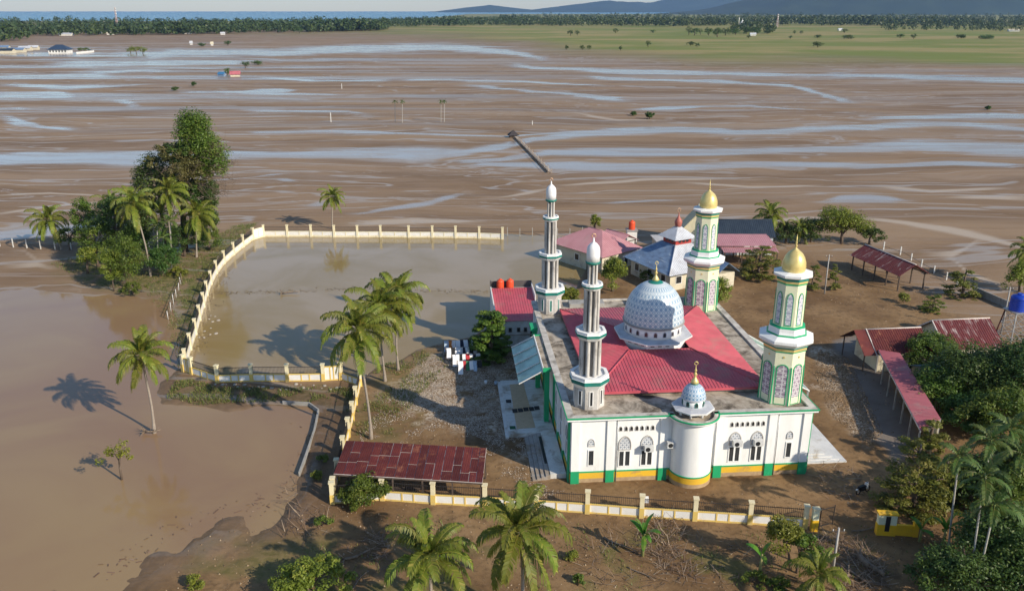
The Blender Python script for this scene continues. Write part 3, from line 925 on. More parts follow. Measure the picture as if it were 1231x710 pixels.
MB().lathe([(4.18, 8.78), (4.28, 8.80), (4.28, 8.92), (4.18, 8.94)], 8, 0, 0, 0, R(22.5), False).build('eave_edge', pm('eave_white', (.75, .74, .72), None, 1, .6), md)
MB().lathe([(3.1, 9.1), (3.1, 10.25)], 40).build('drum', WHITE, md)
for k in range(20):
    a = R(18 * k + 9)
    r = Vector((-math.sin(a), math.cos(a), 0)); P = Vector((math.cos(a), math.sin(a), 0)) * 3.085 + UP * 9.36
    o = arch(.42, .62, .35, 4); i = [(x * .74, .04 + y * .8) for x, y in o]
    wv = MB().rim(o, i, P, r, UP, .05).build('window', ROOFGREY, md)
    MB().plate(i, P, r, UP, .03).build('pane', PANE, wv)
MB().lathe([(3.05, 10.22), (3.32, 10.22), (3.34, 10.36), (3.15, 10.44)], 40).build('dome_ring', pm('grey_gutter', (.3, .29, .28), None, 1, .6), md)
Hd = 4.35
dome = MB().lathe([(3.2 * (1 - (s ** 2.3)) ** .52 if s < 1 else .02, Hd * s) for s in [i / 26 for i in range(25)] + [.985]], 56).build('dome', DOME, md)
dome.location = (0, 0, 10.36)
MB().lathe([(.95, 14.33), (1.0, 14.40), (.72, 14.62), (.35, 14.78)], 28).build('dome_collar', TEAL, md)
FIN = [(.34, 0), (.42, .10), (.30, .32), (.14, .55), (.09, .75), (.20, .92), (.09, 1.08), (.07, 1.2), (.15, 1.32), (.06, 1.44), (.04, 1.75), (.01, 1.95)]


def finial(parent, z, s=1.0, x=0, y=0, mat=GOLD, star=False):
    mb = MB().lathe([(r * s, z + h * s) for r, h in FIN], 12, x, y)
    if star:
        c = Vector((x, y, z + 2.05 * s))
        mb.tube([c + Vector((math.cos(R(a)) * .17 * s, 0, math.sin(R(a)) * .17 * s)) for a in range(-60, 241, 25)], .05 * s, 5)
    return mb.build('finial', mat, parent)


finial(md, 14.72, .95, star=True)

# turret over the round bay
tu = group_part('front_turret', mosque, (AX, .35, 0))
MB().lathe([(1.45, 6.72), (1.45, 6.78)], 8, 0, 0, 0, R(22.5), False).build('turret_floor', CONC, tu)
for k in range(8):
    a = R(45 * k + 22.5)
    MB().lathe([(.11, 6.78), (.11, 7.35)], 8, 1.38 * math.cos(a), 1.38 * math.sin(a)).build('turret_post', WHITE, tu)
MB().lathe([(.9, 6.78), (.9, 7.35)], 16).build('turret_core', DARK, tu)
MB().lathe([(1.3, 7.33), (1.86, 7.30), (1.90, 7.46), (1.0, 7.62)], 8, 0, 0, 0, R(22.5), False).build('turret_eave', ROOFGREY, tu)
MB().lathe([(1.88, 7.28), (1.97, 7.30), (1.97, 7.44), (1.88, 7.46)], 8, 0, 0, 0, R(22.5), False).build('eave_edge', MATS['eave_white'], tu)
MB().lathe([(1.02, 7.5), (1.02, 8.3)], 28).build('turret_drum', WHITE, tu)
for k in range(8):
    a = R(45 * k); r = Vector((-math.sin(a), math.cos(a), 0)); P = Vector((math.cos(a), math.sin(a), 0)) * 1.015 + UP * 7.66
    wv = MB().plate(arch(.34, .52, .3, 4), P, r, UP, .03).build('window', TEAL, tu)
    MB().plate(arch(.22, .4, .22, 4), P + UP * .05, r, UP, .042).build('pane', PANE, wv)
MB().lathe([(1.0, 8.26), (1.14, 8.28), (1.14, 8.38), (1.0, 8.4)], 28).build('dome_ring', ROOFGREY, tu)
dm = MB().lathe([(1.10 * (1 - (s ** 2.1)) ** .52, 1.35 * s) for s in [i / 16 for i in range(16)] + [.985]], 32).build('dome', DOME2, tu); dm.location = (0, 0, 8.36)
MB().lathe([(.34, 9.60), (.36, 9.66), (.2, 9.76)], 16).build('dome_collar', TEAL, tu)
finial(tu, 9.72, .95, star=True)


# column minarets (left pair)
def ring_rim(mb, r, z, h, n=8, ph=R(22.5)):
    return mb.lathe([(r * .78, z - h * .9), (r * .97, z - h * .35), (r, z - h * .3), (r, z + h * .12), (r * .97, z + h * .15), (r * .97, z + h * .5), (r * .80, z + h * .5), (r * .80, z + h * .3), (r * .3, z + h * .3)], n, 0, 0, 0, ph, False, ms=[0, 0, 1, 0, 0, 0, 0, 0])


def column_minaret(x, y, label):
    mt = group_part('minaret', mosque, (x, y, 0), 0, label)
    MB().lathe([(1.52, 6.6), (1.48, 9.0)], 8, 0, 0, 0, R(22.5), False).build('base', OLDW, mt)
    for k in range(8):
        a = R(45 * k); r = Vector((-math.sin(a), math.cos(a), 0)); P = Vector((math.cos(a), math.sin(a), 0)) * (1.5 * math.cos(R(22.5))) + UP * 7.05
        MB().rim([(-.2, 0), (.2, 0), (.2, 1.55), (-.2, 1.55)], [(-.11, .08), (.11, .08), (.11, 1.47), (-.11, 1.47)], P, r, UP, .05).plate([(-.11, .08), (.11, .08), (.11, 1.47), (-.11, 1.47)], P, r, UP, .02, 1).build('slit_window', [MATS['eave_white'], DARK if y < 10 else TEAL], mt)
    for rr, z, h, n in ((1.92, 9.55, .9, 8), (1.48, 14.0, .62, 8), (.98, 18.55, .42, 16)):
        ring_rim(MB(), rr, z, h, n).build('balcony', [WHITE, TEAL], mt)
    for rad, cr, z0, z1, n in ((.86, .19, 9.6, 13.8, 8), (.60, .15, 14.0, 18.4, 8), (.36, .11, 18.55, 20.6, 6)):
        MB().lathe([(rad - cr * 1.2, z0), (rad - cr * 1.2, z1)], 12).build('shaft_core', pm('shadow_grey_core', (.30, .28, .26), (.2, .19, .18), 1, .9, .2), mt)  # core coloured dark to paint in the shadow between the columns
        for k in range(n):
            a = 2 * math.pi * (k + .5) / n
            MB().lathe([(cr * 1.25, z0), (cr, z0 + .2), (cr, z1 - .2), (cr * 1.25, z1)], 8, rad * math.cos(a), rad * math.sin(a)).build('column', OLDW, mt)
    MB().lathe([(.50, 20.5), (.66, 20.6), (.68, 20.75), (.62, 20.78)], 20).build('cap_ring', TEAL, mt)
    MB().lathe([(.60, 20.76), (.61, 21.4), (.60, 21.85), (.52, 22.15), (.32, 22.4), (.10, 22.55), (.05, 22.95)], 20).build('cap', pm('cap_white', (.82, .82, .83), None, 1, .5), mt)
    c = Vector((0, 0, 23.12)); mb = MB()
    mb.tube([c + Vector((math.cos(R(a)) * .17, 0, math.sin(R(a)) * .17)) for a in range(-60, 241, 25)], .05, 5)
    mb.build('finial', pm('pink_gold', (.72, .45, .28), None, 1, .4, metal=.4), mt)
    return mt


column_minaret(2.1, 3.0, 'grey white columned minaret with dark slit windows above the front corner')
column_minaret(1.55, 28.8, 'grey white columned minaret with teal slit windows at the rear corner')


# gilded minarets (right pair)
def gold_minaret(x, y, label):
    mt = group_part('minaret', mosque, (x, y, 0), 0, label)
    n = 8
    MB().lathe([(2.08, 6.6), (2.0, 12.0)], n, 0, 0, 0, 0, False).build('lower_shaft', PALEC, mt)
    MB().lathe([(2.02, 12.0), (2.06, 12.02), (2.06, 12.12), (2.1, 12.14), (2.1, 12.4), (2.16, 12.42), (2.16, 12.5), (2.12, 12.52)], n, sm=False, ms=[1, 1, 1, 2, 2, 3, 3]).build('band', [PALEC, GREEN, GOLD, TEAL], mt)
    MB().lathe([(2.1, 12.5), (2.62, 12.95), (2.62, 13.2), (1.98, 13.5)], n, sm=False).build('flange', WHITE, mt)
    MB().lathe([(2.0, 13.46), (1.78, 13.62), (1.72, 13.85), (1.72, 14.2), (1.5, 14.35)], n, sm=False, ms=[1, 0, 0, 1]).build('neck', [WHITE, GREEN], mt)
    MB().lathe([(1.42, 14.2), (1.36, 18.4)], n, sm=False).build('upper_shaft', PALEC, mt)
    MB().lathe([(1.38, 18.35), (1.42, 18.37), (1.42, 18.5), (1.46, 18.52), (1.46, 18.72), (1.5, 18.74), (1.5, 18.9), (1.46, 18.95)], n, sm=False, ms=[1, 1, 1, 2, 2, 3, 3]).build('band', [PALEC, GREEN, GOLD, TEAL], mt)
    MB().lathe([(1.45, 18.93), (1.82, 19.12), (1.84, 19.32), (1.0, 19.48)], n, sm=False).build('crown_flange', WHITE, mt)
    MB().lathe([(.98, 19.4), (1.05, 19.6), (1.07, 19.9), (1.03, 20.3), (.88, 20.75), (.66, 21.1), (.36, 21.35), (.12, 21.55), (.05, 21.7)], 28).build('dome', GOLD, mt)
    MB().lathe([(.05, 21.6), (.14, 21.78), (.05, 21.95), (.10, 22.08), (.04, 22.2), (.02, 22.85)], 10).build('finial', GOLD, mt)
    for k in range(n):
        a = R(45 * k + 22.5); dr = Vector((math.cos(a), math.sin(a), 0)); r = Vector((-math.sin(a), math.cos(a), 0)); ap = math.cos(R(22.5))
        for (rad, P0, wd, h, sp, lat) in ((2.04, 6.75, 1.10, 4.1, 3.6, LATT), (1.40, 14.45, .60, 3.2, 2.5, LATT2)):
            P = dr * (rad * ap + .0) + UP * P0
            o = arch(wd, h, sp, 6, pointed=(rad < 1.6)); i = [(q * .86, max(.02, b - .08 if b > .1 else .08)) for q, b in o]
            f = MB().rim(o, i, P, r, UP, .05).build('arch_frame', GREEN, mt)
            MB().plate(i, P, r, UP, .025).build('lattice_panel', lat, mt)
        q = MB().lathe([(.1, 0), (.1, .03)], 8).build('roundel', GOLD, mt)
        q.location = dr * (2.01 * ap + .01) + UP * 11.55; q.rotation_euler = (0, R(90), a)
        a2 = R(45 * k); d2 = Vector((math.cos(a2), math.sin(a2), 0))
        MB().bar(d2 * 2.09 + UP * 6.7, d2 * 2.03 + UP * 10.6, .10, .10).build('corner_strip', GREEN, mt)
    return mt


gold_minaret(20.7, 3.0, 'cream and green minaret with gold dome above the front corner')
gold_minaret(20.7, 28.8, 'cream and green minaret with gold dome at the rear corner')

# porch on the left flank with flat roof, columns and glass awning
pz = 6.5
MB().box(-1.2, -O2 - .01, 11.3, 20.6, pz, pz + .18).build('porch_roof', CONC, mosque)
pe = MB().box(-1.28, -O2 - .01, 11.18, 11.296, pz - .1, pz + .34).box(-1.28, -O2 - .01, 20.604, 20.72, pz - .1, pz + .34).build('porch_edge', GREEN, mosque)
MB().box(-1.30, -1.204, 11.30, 20.6, pz - .05, pz + .38).build('porch_edge', WHITE, mosque)
for y in (11.75, 20.2):
    MB().box(-1.05, -.55, y - .3, y + .3, .5, pz).build('porch_column', GREEN, mosque)
MB().box(-1.3, -O2 - .01, 23.6, 25.4, 6.1, 6.5).box(-1.0, -.5, 24.0, 25.0, 0, 6.1).build('corner_buttress', GREEN, mosque)
aw = group_part('glass_awning', mosque)
A0, A1, A2, A3 = Vector((-3.75, 11.6, 4.9)), Vector((-3.75, 21.6, 4.9)), Vector((-1.3, 21.0, 6.35)), Vector((-1.3, 11.4, 6.35))
for k in range(4):
    s0, s1 = k / 4 + .006, (k + 1) / 4 - .006
    MB().slab([A0.lerp(A1, s0), A0.lerp(A1, s1), A3.lerp(A2, s1), A3.lerp(A2, s0)], .02).build('glass_panel', AWN, aw)
for k in range(5):
    MB().bar(A0.lerp(A1, k / 4) + UP * .07, A3.lerp(A2, k / 4) + UP * .07, .10, .10).build('awning_beam', MATS['eave_white'], aw)
for k in range(1, 9):
    MB().bar(A0.lerp(A3, k / 9) - UP * .06, A1.lerp(A2, k / 9) - UP * .06, .04, .05).build('batten', STEEL, aw)
for k in (0, 2, 4):
    MB().bar(A0.lerp(A1, k / 4) + UP * .1, Vector((-.48, A0.lerp(A1, k / 4).y, 6.65)), .05, .05).build('stay_rod', MATS['eave_white'], aw)
# narrow awning frame on the right flank
aw2 = group_part('side_awning', mosque)
B0, B1, B2, B3 = Vector((23.3, 6.5, 6.45)), Vector((25.6, 7.0, 5.2)), Vector((25.6, 19.5, 5.2)), Vector((23.3, 20, 6.45))
for k in range(5):
    s0, s1 = k / 5 + .006, (k + 1) / 5 - .006
    MB().slab([B1.lerp(B2, s0), B1.lerp(B2, s1), B0.lerp(B3, s1), B0.lerp(B3, s0)], .02).build('glass_panel', AWN, aw2)
for k in range(6):
    MB().bar(B1.lerp(B2, k / 5) + UP * .07, B0.lerp(B3, k / 5) + UP * .07, .10, .10).build('awning_beam', MATS['eave_white'], aw2)
MB().bar(B1, B2, .1, .14).build('gutter', MATS['eave_white'], aw2)
for y in (7.2, 13, 19.2): MB().box(25.5, 25.65, y - .08, y + .08, .3, 5.15).build('awning_post', STEEL, aw2)
# low tank and clutter on the flat roof
for a, b in ((4.2, 8.6), (12, 18)): MB().box(a, b, 29.5, 31.2, 6.74, 7.25).build('roof_upstand', GREYC, mosque)

# terraces and steps
TILE = pm('pale_floor_tile', (.70, .71, .69), (.60, .60, .58), .5, .5, .1, dirt=(.30, .24, .17), dirt_amt=.45, dscale=.4)
tr = thing('terrace', 'pale tiled terrace and steps along the shaded flank of the mosque', 'terrace', MO, MR)
MB().box(-5.0, -.2, 9.2, 22.4, -.3, .42).build('terrace_floor', TILE, tr)
MB().box(-5.35, -5.002, 9.0, 22.6, -.3, .2).build('step', TILE, tr)
for k in range(4):
    MB().box(-3.4 + k * .42, -3.4 + (k + 1) * .42 - .02, .6 + k * .05, 9.19, -.3, .10 + .11 * k).build('step', pm('grey_step', (.40, .38, .36), (.30, .28, .26), 1, .8, .2, dirt=(.26, .2, .14), dirt_amt=.5), tr)
MB().box(-1.70, -.19, .9, 9.19, -.3, .50).build('walkway', TILE, tr)
for k in range(19):
    MB().box(-5.0, -.2, 9.22 + k * .7, 9.235 + k * .7, .42, .424).build('tile_joint', GREYC, tr)
MB().box(-2.0, -1.75, 3.0, 8.4, .42, .46).build('drain_slot', DARK, tr)
tr2 = thing('terrace', 'white stepped terrace on the sunlit flank of the mosque', 'terrace', MO, MR)
c = [mloc(1018, 541, .2), mloc(968, 545, .2)]
for k in range(4):
    MB().box(22.98, 27.7 - k * .6, 1.6 + k * .35, 13, -.3 if k == 0 else .12 * k + .001, .12 + .12 * k).build('step', pm('white_tile', (.64, .64, .64), (.52, .52, .52), .6, .5, .1, dirt=(.4, .35, .28), dirt_amt=.2), tr2)
# mats on the terrace
RUG = pm('tan_carpet', (.56, .44, .30), (.48, .37, .25), 3, .95, .2)
rug = MB().slab([(-4.1, 10.2, .445), (-2.1, 10.4, .445), (-2.35, 21.4, .445), (-4.0, 21.2, .445)], .02).build('carpet', RUG); rug.location = MO; rug.rotation_euler = (0, 0, MR)
tag(rug, 'long tan carpet laid along the mosque terrace', 'carpet')
MATC = pm('dark_mat', (.03, .032, .034), (.05, .05, .05), 3, .95)
for k in range(5):
    x = -4.2 + k * .62; y = 13.9 + k * .12 + random.uniform(-.05, .05)
    o = MB().slab([(x, y, .47), (x + .55, y + .05, .47), (x + .52, y + .95, .47), (x - .03, y + .9, .47)], .02).build('prayer_mat', MATC); o.location = MO; o.rotation_euler = (0, 0, MR)
    tag(o, 'dark prayer mat in a row across the tan carpet', 'mat', 'dark mats on the terrace')
o = MB().slab([(-4.75, 16.4, .45), (-4.15, 16.4, .45), (-4.15, 17.2, .45), (-4.75, 17.2, .45)], .02).build('door_mat', MATC); o.location = MO; o.rotation_euler = (0, 0, MR); tag(o, 'small black door mat beside the tan carpet', 'mat')
o = MB().slab([(-4.8, 10.2, .45), (-4.2, 10.2, .45), (-4.2, 10.9, .45), (-4.8, 10.9, .45)], .02).build('door_mat', pm('green_mat', (.03, .12, .06), None, 3, .95)); o.location = MO; o.rotation_euler = (0, 0, MR); tag(o, 'small dark green door mat at the terrace edge', 'mat')


# ================================================================== WALLS AND FENCES
RAIL = BLACKM


def wall_run(root, pts, low=.98, post=2.25, rail=1.85, panels=3, solid=(), thick=.16, postw=.42, trim=None):
    """low white wall with yellow frame between posts, iron railing above; each piece a part"""
    trim = trim or FYEL
    org = root.location
    pts = [Vector((p[0], p[1], 0)) for p in pts]
    for i, p in enumerate(pts):
        a = pts[max(i - 1, 0)]; b = pts[min(i + 1, len(pts) - 1)]
        ang = math.atan2((b - a).y, (b - a).x)
        h = post + random.uniform(-.03, .03)
        mb = MB()
        hw = postw / 2
        mb.box(-hw, hw, -hw, hw, -.6, 1.0, 1).box(-hw + .02, hw - .02, -hw + .02, hw - .02, 1.0, h - .12, 0).box(-hw - .04, hw + .04, -hw - .04, hw + .04, h - .12, h, 0)
        o = mb.build('post', [CREAM, trim], root); o.location = p - org; o.rotation_euler = (0, 0, ang)
    for i in range(len(pts) - 1):
        a, b = pts[i], pts[i + 1]
        L = (b - a).length - postw; d = (b - a).normalized()
        if L < .3: continue
        ang = math.atan2(d.y, d.x); mid = (a + b) / 2 - org
        full = i in solid
        hh = rail if full else low
        th = thick / 2

        def put(mb, name, mats, par=root):
            o = mb.build(name, mats, par)
            if par is root: o.location = mid; o.rotation_euler = (0, 0, ang)
            return o
        put(MB().box(-L / 2, L / 2, -th, th, -.6, .16, 0).box(-L / 2, L / 2, -th, th, hh - .12, hh, 0), 'wall_band', trim)
        n = panels
        ws = [L / n] * n
        if n == 3: ws = [L * .38, L * .25, L * .37]
        x = -L / 2
        for k in range(n):
            put(MB().box(x + (0.07 if k else 0), x + ws[k] - (.07 if k < n - 1 else 0), -th + .03, th - .03, .16, hh - .12), 'wall_panel', WALLW)
            if k: put(MB().box(x - .07, x + .07, -th - .01, th + .01, -.6, hh - .002), 'divider', trim)
            x += ws[k]
        if not full:
            mb = MB()
            mb.box(-L / 2, L / 2, -.02, .02, rail - .05, rail); mb.box(-L / 2, L / 2, -.02, .02, hh + .06, hh + .10)
            nb = max(3, int(L / .16))
            for k in range(nb):
                xx = -L / 2 + (k + .5) * L / nb
                mb.box(xx - .013, xx + .013, -.013, .013, hh, rail + .08)
            put(mb, 'railing', RAIL)['kind'] = 'stuff'


WALLW = pm('muddy_white_wall', (.76, .75, .72), (.68, .66, .62), .8, .75, .15, dirt=(.50, .40, .28), dirt_amt=.22, dscale=.5)
FYEL = pm('faded_yellow_trim', (.70, .50, .13), (.62, .46, .18), .8, .7, .1, dirt=(.46, .33, .18), dirt_amt=.3, dscale=.6)
PCRM = pm('pale_cream_trim', (.74, .68, .50), (.66, .58, .38), .8, .7, .1, dirt=(.48, .38, .24), dirt_amt=.3, dscale=.6)
# wall round the pond: from the far end to the near corner, then along its front
tops = [(604, 273), (576, 272), (547.5, 271.5), (519.5, 271), (491, 271), (457, 270.5), (429, 270.5), (401, 270.5), (373, 270), (344.5, 270), (316, 270), (303, 273.5), (291, 282), (279.5, 291), (268, 301), (258.5, 313), (252, 325), (247, 337.5), (243, 351), (238, 366), (233, 382.5), (226.5, 400), (220.5, 419)]
PW = [at(x, y, 2.25) for x, y in tops]
pw = thing('railing_fence', 'long curved white boundary wall with cream posts around the flooded pond', 'wall', (PW[0].x, PW[0].y, 0))
wall_run(pw, PW, panels=2, solid=(10,), trim=PCRM)
front = [at(221, 446), at(231, 449.5), at(262, 459.5), at(303, 458), at(346, 458), at(389, 457.5), at(410, 456)]
fw = thing('railing_fence', 'short white wall with yellow posts and railing along the near edge of the pond', 'wall', (front[0].x, front[0].y, 0))
wall_run(fw, front[0:1] + [PW[-1] * 0 + at(231, 449.5)] + front[2:], solid=(0, 5))
side = [at(433, 464), at(428, 486), at(424, 505), at(419, 525), at(413, 548), at(406, 576), at(400, 603)]
sw = thing('railing_fence', 'white side wall with cream posts running past the leaning coconut palms', 'wall', (side[0].x, side[0].y, 0))
wall_run(sw, [front[-1]] + side[:-1] + [side[-1] + Vector((0, .5, 0))])
ff = [at(400, 605), at(460, 600.5), at(521, 605), at(583, 608), at(645, 612), at(706, 616), at(771, 621), at(835, 625), at(901, 629), at(967, 634)]
fence = thing('railing_fence', 'low white and yellow fence wall with black railing in front of the mosque', 'wall', (ff[0].x, ff[0].y, 0))
ff[0] = at(400, 605)
wall_run(fence, ff)
# gate posts and open iron gate
gp = at(978, 637)
g = thing('gate_post', 'slim yellow gate post with white face at the end of the railing fence', 'gate post', gp)
MB().box(-.28, .28, -.2, .2, -.4, 1.1).build('post_base', YELLOW, g); MB().box(-.26, .26, -.19, .19, 1.1, 2.1).build('post_shaft', PALEC, g); MB().box(-.32, .32, -.24, .24, 2.1, 2.22).build('post_cap', CREAM, g)
gl = at(984, 634)
gg = thing('iron_gate', 'black iron gate leaf standing open beside the yellow gate post', 'gate', gl, R(20))
mb = MB().box(0, 1.5, -.02, .02, .1, .16).box(0, 1.5, -.02, .02, 1.75, 1.81).box(0, .06, -.03, .03, 0, 1.95).box(1.44, 1.5, -.03, .03, 0, 1.95)
for k in range(11): mb.box(.1 + k * .125, .125 + k * .125, -.012, .012, .16, 1.75)
mb.build('gate_leaf', BLACKM, gg)['kind'] = 'stuff'
yp = at(1074, 642)
y = thing('gate_pillar', 'broad yellow gate pillar with white striped panel near the motorcycle', 'gate pillar', yp, R(-6))
MB().box(-1.5, .05, -.28, .28, -.3, 1.05).build('pillar_base', YELLOW, y)
MB().box(-1.46, .01, -.25, .25, 1.05, 2.0).build('pillar_shaft', PALEC, y)
MB().box(-1.55, .1, -.33, .33, 2.0, 2.12).build('pillar_cap', YELLOW, y)
MB().box(-.90, -.52, -.30, -.281, .45, 1.9).build('pillar_slot', DARK, y)
MB().box(.051, 1.5, -.12, .12, -.3, 1.0).build('wing_wall', YELLOW, y)
MB().box(1.501, 1.9, -.2, .2, -.3, 1.3).build('end_post', YELLOW, y)

# stake fence on the left bank, fence posts on the far side
WHITEP = pm('white_post', (.66, .65, .62), None, 2, .8)
sf = thing('stake_fence', 'weathered pale stake fence on the grassy bank left of the pond wall', 'fence', at(217, 340))
a, b = at(219, 338), at(202, 382)
for k in range(12):
    p = a.lerp(b, k / 11) - sf.location
    h = random.uniform(.9, 1.5)
    MB().tube([(p.x, p.y, -.2), (p.x + random.uniform(-.15, .15), p.y, h)], [.07, .05], 5).build('stake', WHITEP if k % 2 else WOOD, sf)
for z in (.5, .9):
    MB().bar(a - sf.location + UP * z, b - sf.location + UP * z, .04, .06).build('rail', WOOD, sf)


def post_line(pts, n, h, mat, name, label, cat, rails=2, r=.07):
    o0 = at(*pts[0]); t = thing(name, label, cat, o0)
    P = [at(*p) - o0 for p in pts]
    seg = [(P[i + 1] - P[i]).length for i in range(len(P) - 1)]; tot = sum(seg)

    def al(s):
        s *= tot
        for i, l in enumerate(seg):
            if s <= l + 1e-6: return P[i].lerp(P[i + 1], s / l)
            s -= l
        return P[-1]
    for k in range(n):
        p = al(k / (n - 1)); hh = h * random.uniform(.9, 1.1)
        MB().box(p.x - r, p.x + r, p.y - r, p.y + r, -.3, hh).build('fence_post', mat, t)
    for j in range(rails):
        for i in range(len(P) - 1):
            z = h * (.45 + .4 * j)
            MB().bar(P[i] + UP * z, P[i + 1] + UP * z, .03, .05).build('fence_rail', BLACKM, t)
    return t


post_line([(610, 283), (700, 283)], 7, 1.6, GREYC, 'wire_fence', 'thin wire fence between the pond wall and the pink roofed house', 'fence', 1)
post_line([(255, 283), (205, 283), (180, 300)], 6, 1.5, WHITEP, 'wire_fence', 'white post fence under the tall vine covered tree', 'fence', 1)
post_line([(0, 296), (60, 300), (105, 300)], 7, 1.6, WHITEP, 'wire_fence', 'sparse white post fence below the leaning palm', 'fence', 1)
post_line([(1062, 300), (1085, 307), (1110, 322), (1134, 334), (1150, 345)], 7, 1.4, WHITEP, 'wire_fence', 'white concrete posts behind the open maroon shed', 'fence', 1, .09)
cw = thing('masonry_fence', 'low grey concrete wall running up to the blue water tank', 'wall', at(1170, 352))
P = [at(*p) - cw.location for p in ((1170, 352), (1192, 362), (1215, 372), (1290, 392))]
for i in range(3): MB().bar(P[i] + UP * .4, P[i + 1] + UP * .4, .2, 1.4).build('wall_panel', GREYC, cw)
cw = thing('masonry_fence', 'dark mossy concrete wall between the pond and the pink roofed house', 'wall', at(690, 288))
P = [at(*p) - cw.location for p in ((688, 290), (703, 318), (716, 345))]
for i in range(2): MB().bar(P[i] + UP * .3, P[i + 1] + UP * .3, .2, 1.6).build('wall_panel', pm('mossy_concrete', (.16, .15, .12), (.1, .1, .07), 1, .9, .3), cw)

# ================================================================== BUILDINGS
BLUEROOF = pm('blue_grey_old_sheet', (.17, .26, .40), (.10, .15, .24), 1.1, .5, .2, dirt=(.45, .50, .56), dirt_amt=.22, dscale=.8, stretch=(2, .7, 1), rand=.12)
SILVER = pm('silver_sheet', (.58, .60, .64), (.46, .47, .50), .8, .5, .15, dirt=(.34, .30, .28), dirt_amt=.25)
NAVY = pm('navy_sheet', (.018, .03, .05), (.03, .045, .065), .8, .55, .1)
REDP = pm('red_paint', (.42, .05, .04), None, 1, .6)
HOUSEW = pm('cream_house_wall', (.60, .55, .42), (.52, .47, .36), .8, .8, .2, dirt=(.34, .27, .2), dirt_amt=.3)
GREYW = pm('blue_white_wall', (.55, .60, .62), (.46, .50, .52), .8, .8, .2, dirt=(.36, .34, .3), dirt_amt=.3)
DWOOD = pm('dark_wood', (.07, .05, .04), (.11, .08, .06), 3, .85, .2)


def wall_window(par, side, c, z, wd, h, w, d, mat=WHITE, pane=PANE, name='window', off=.002):
    """window on a side of a w x d block centred on the origin"""
    S = {'-y': ((c, -d / 2 - off, z), (1, 0, 0)), '+y': ((c, d / 2 + off, z), (-1, 0, 0)), '-x': ((-w / 2 - off, c, z), (0, -1, 0)), '+x': ((w / 2 + off, c, z), (0, 1, 0))}[side]
    P, r = Vector(S[0]), Vector(S[1])
    o = [(-wd / 2, 0), (wd / 2, 0), (wd / 2, h), (-wd / 2, h)]; i = [(-wd / 2 + .07, .07), (wd / 2 - .07, .07), (wd / 2 - .07, h - .07), (-wd / 2 + .07, h - .07)]
    f = MB().rim(o, i, P, r, UP, .06).build(name, mat, par)
    MB().plate(i, P, r, UP, .015).build('door_leaf' if name == 'door' else 'pane', pane, f)
    return f


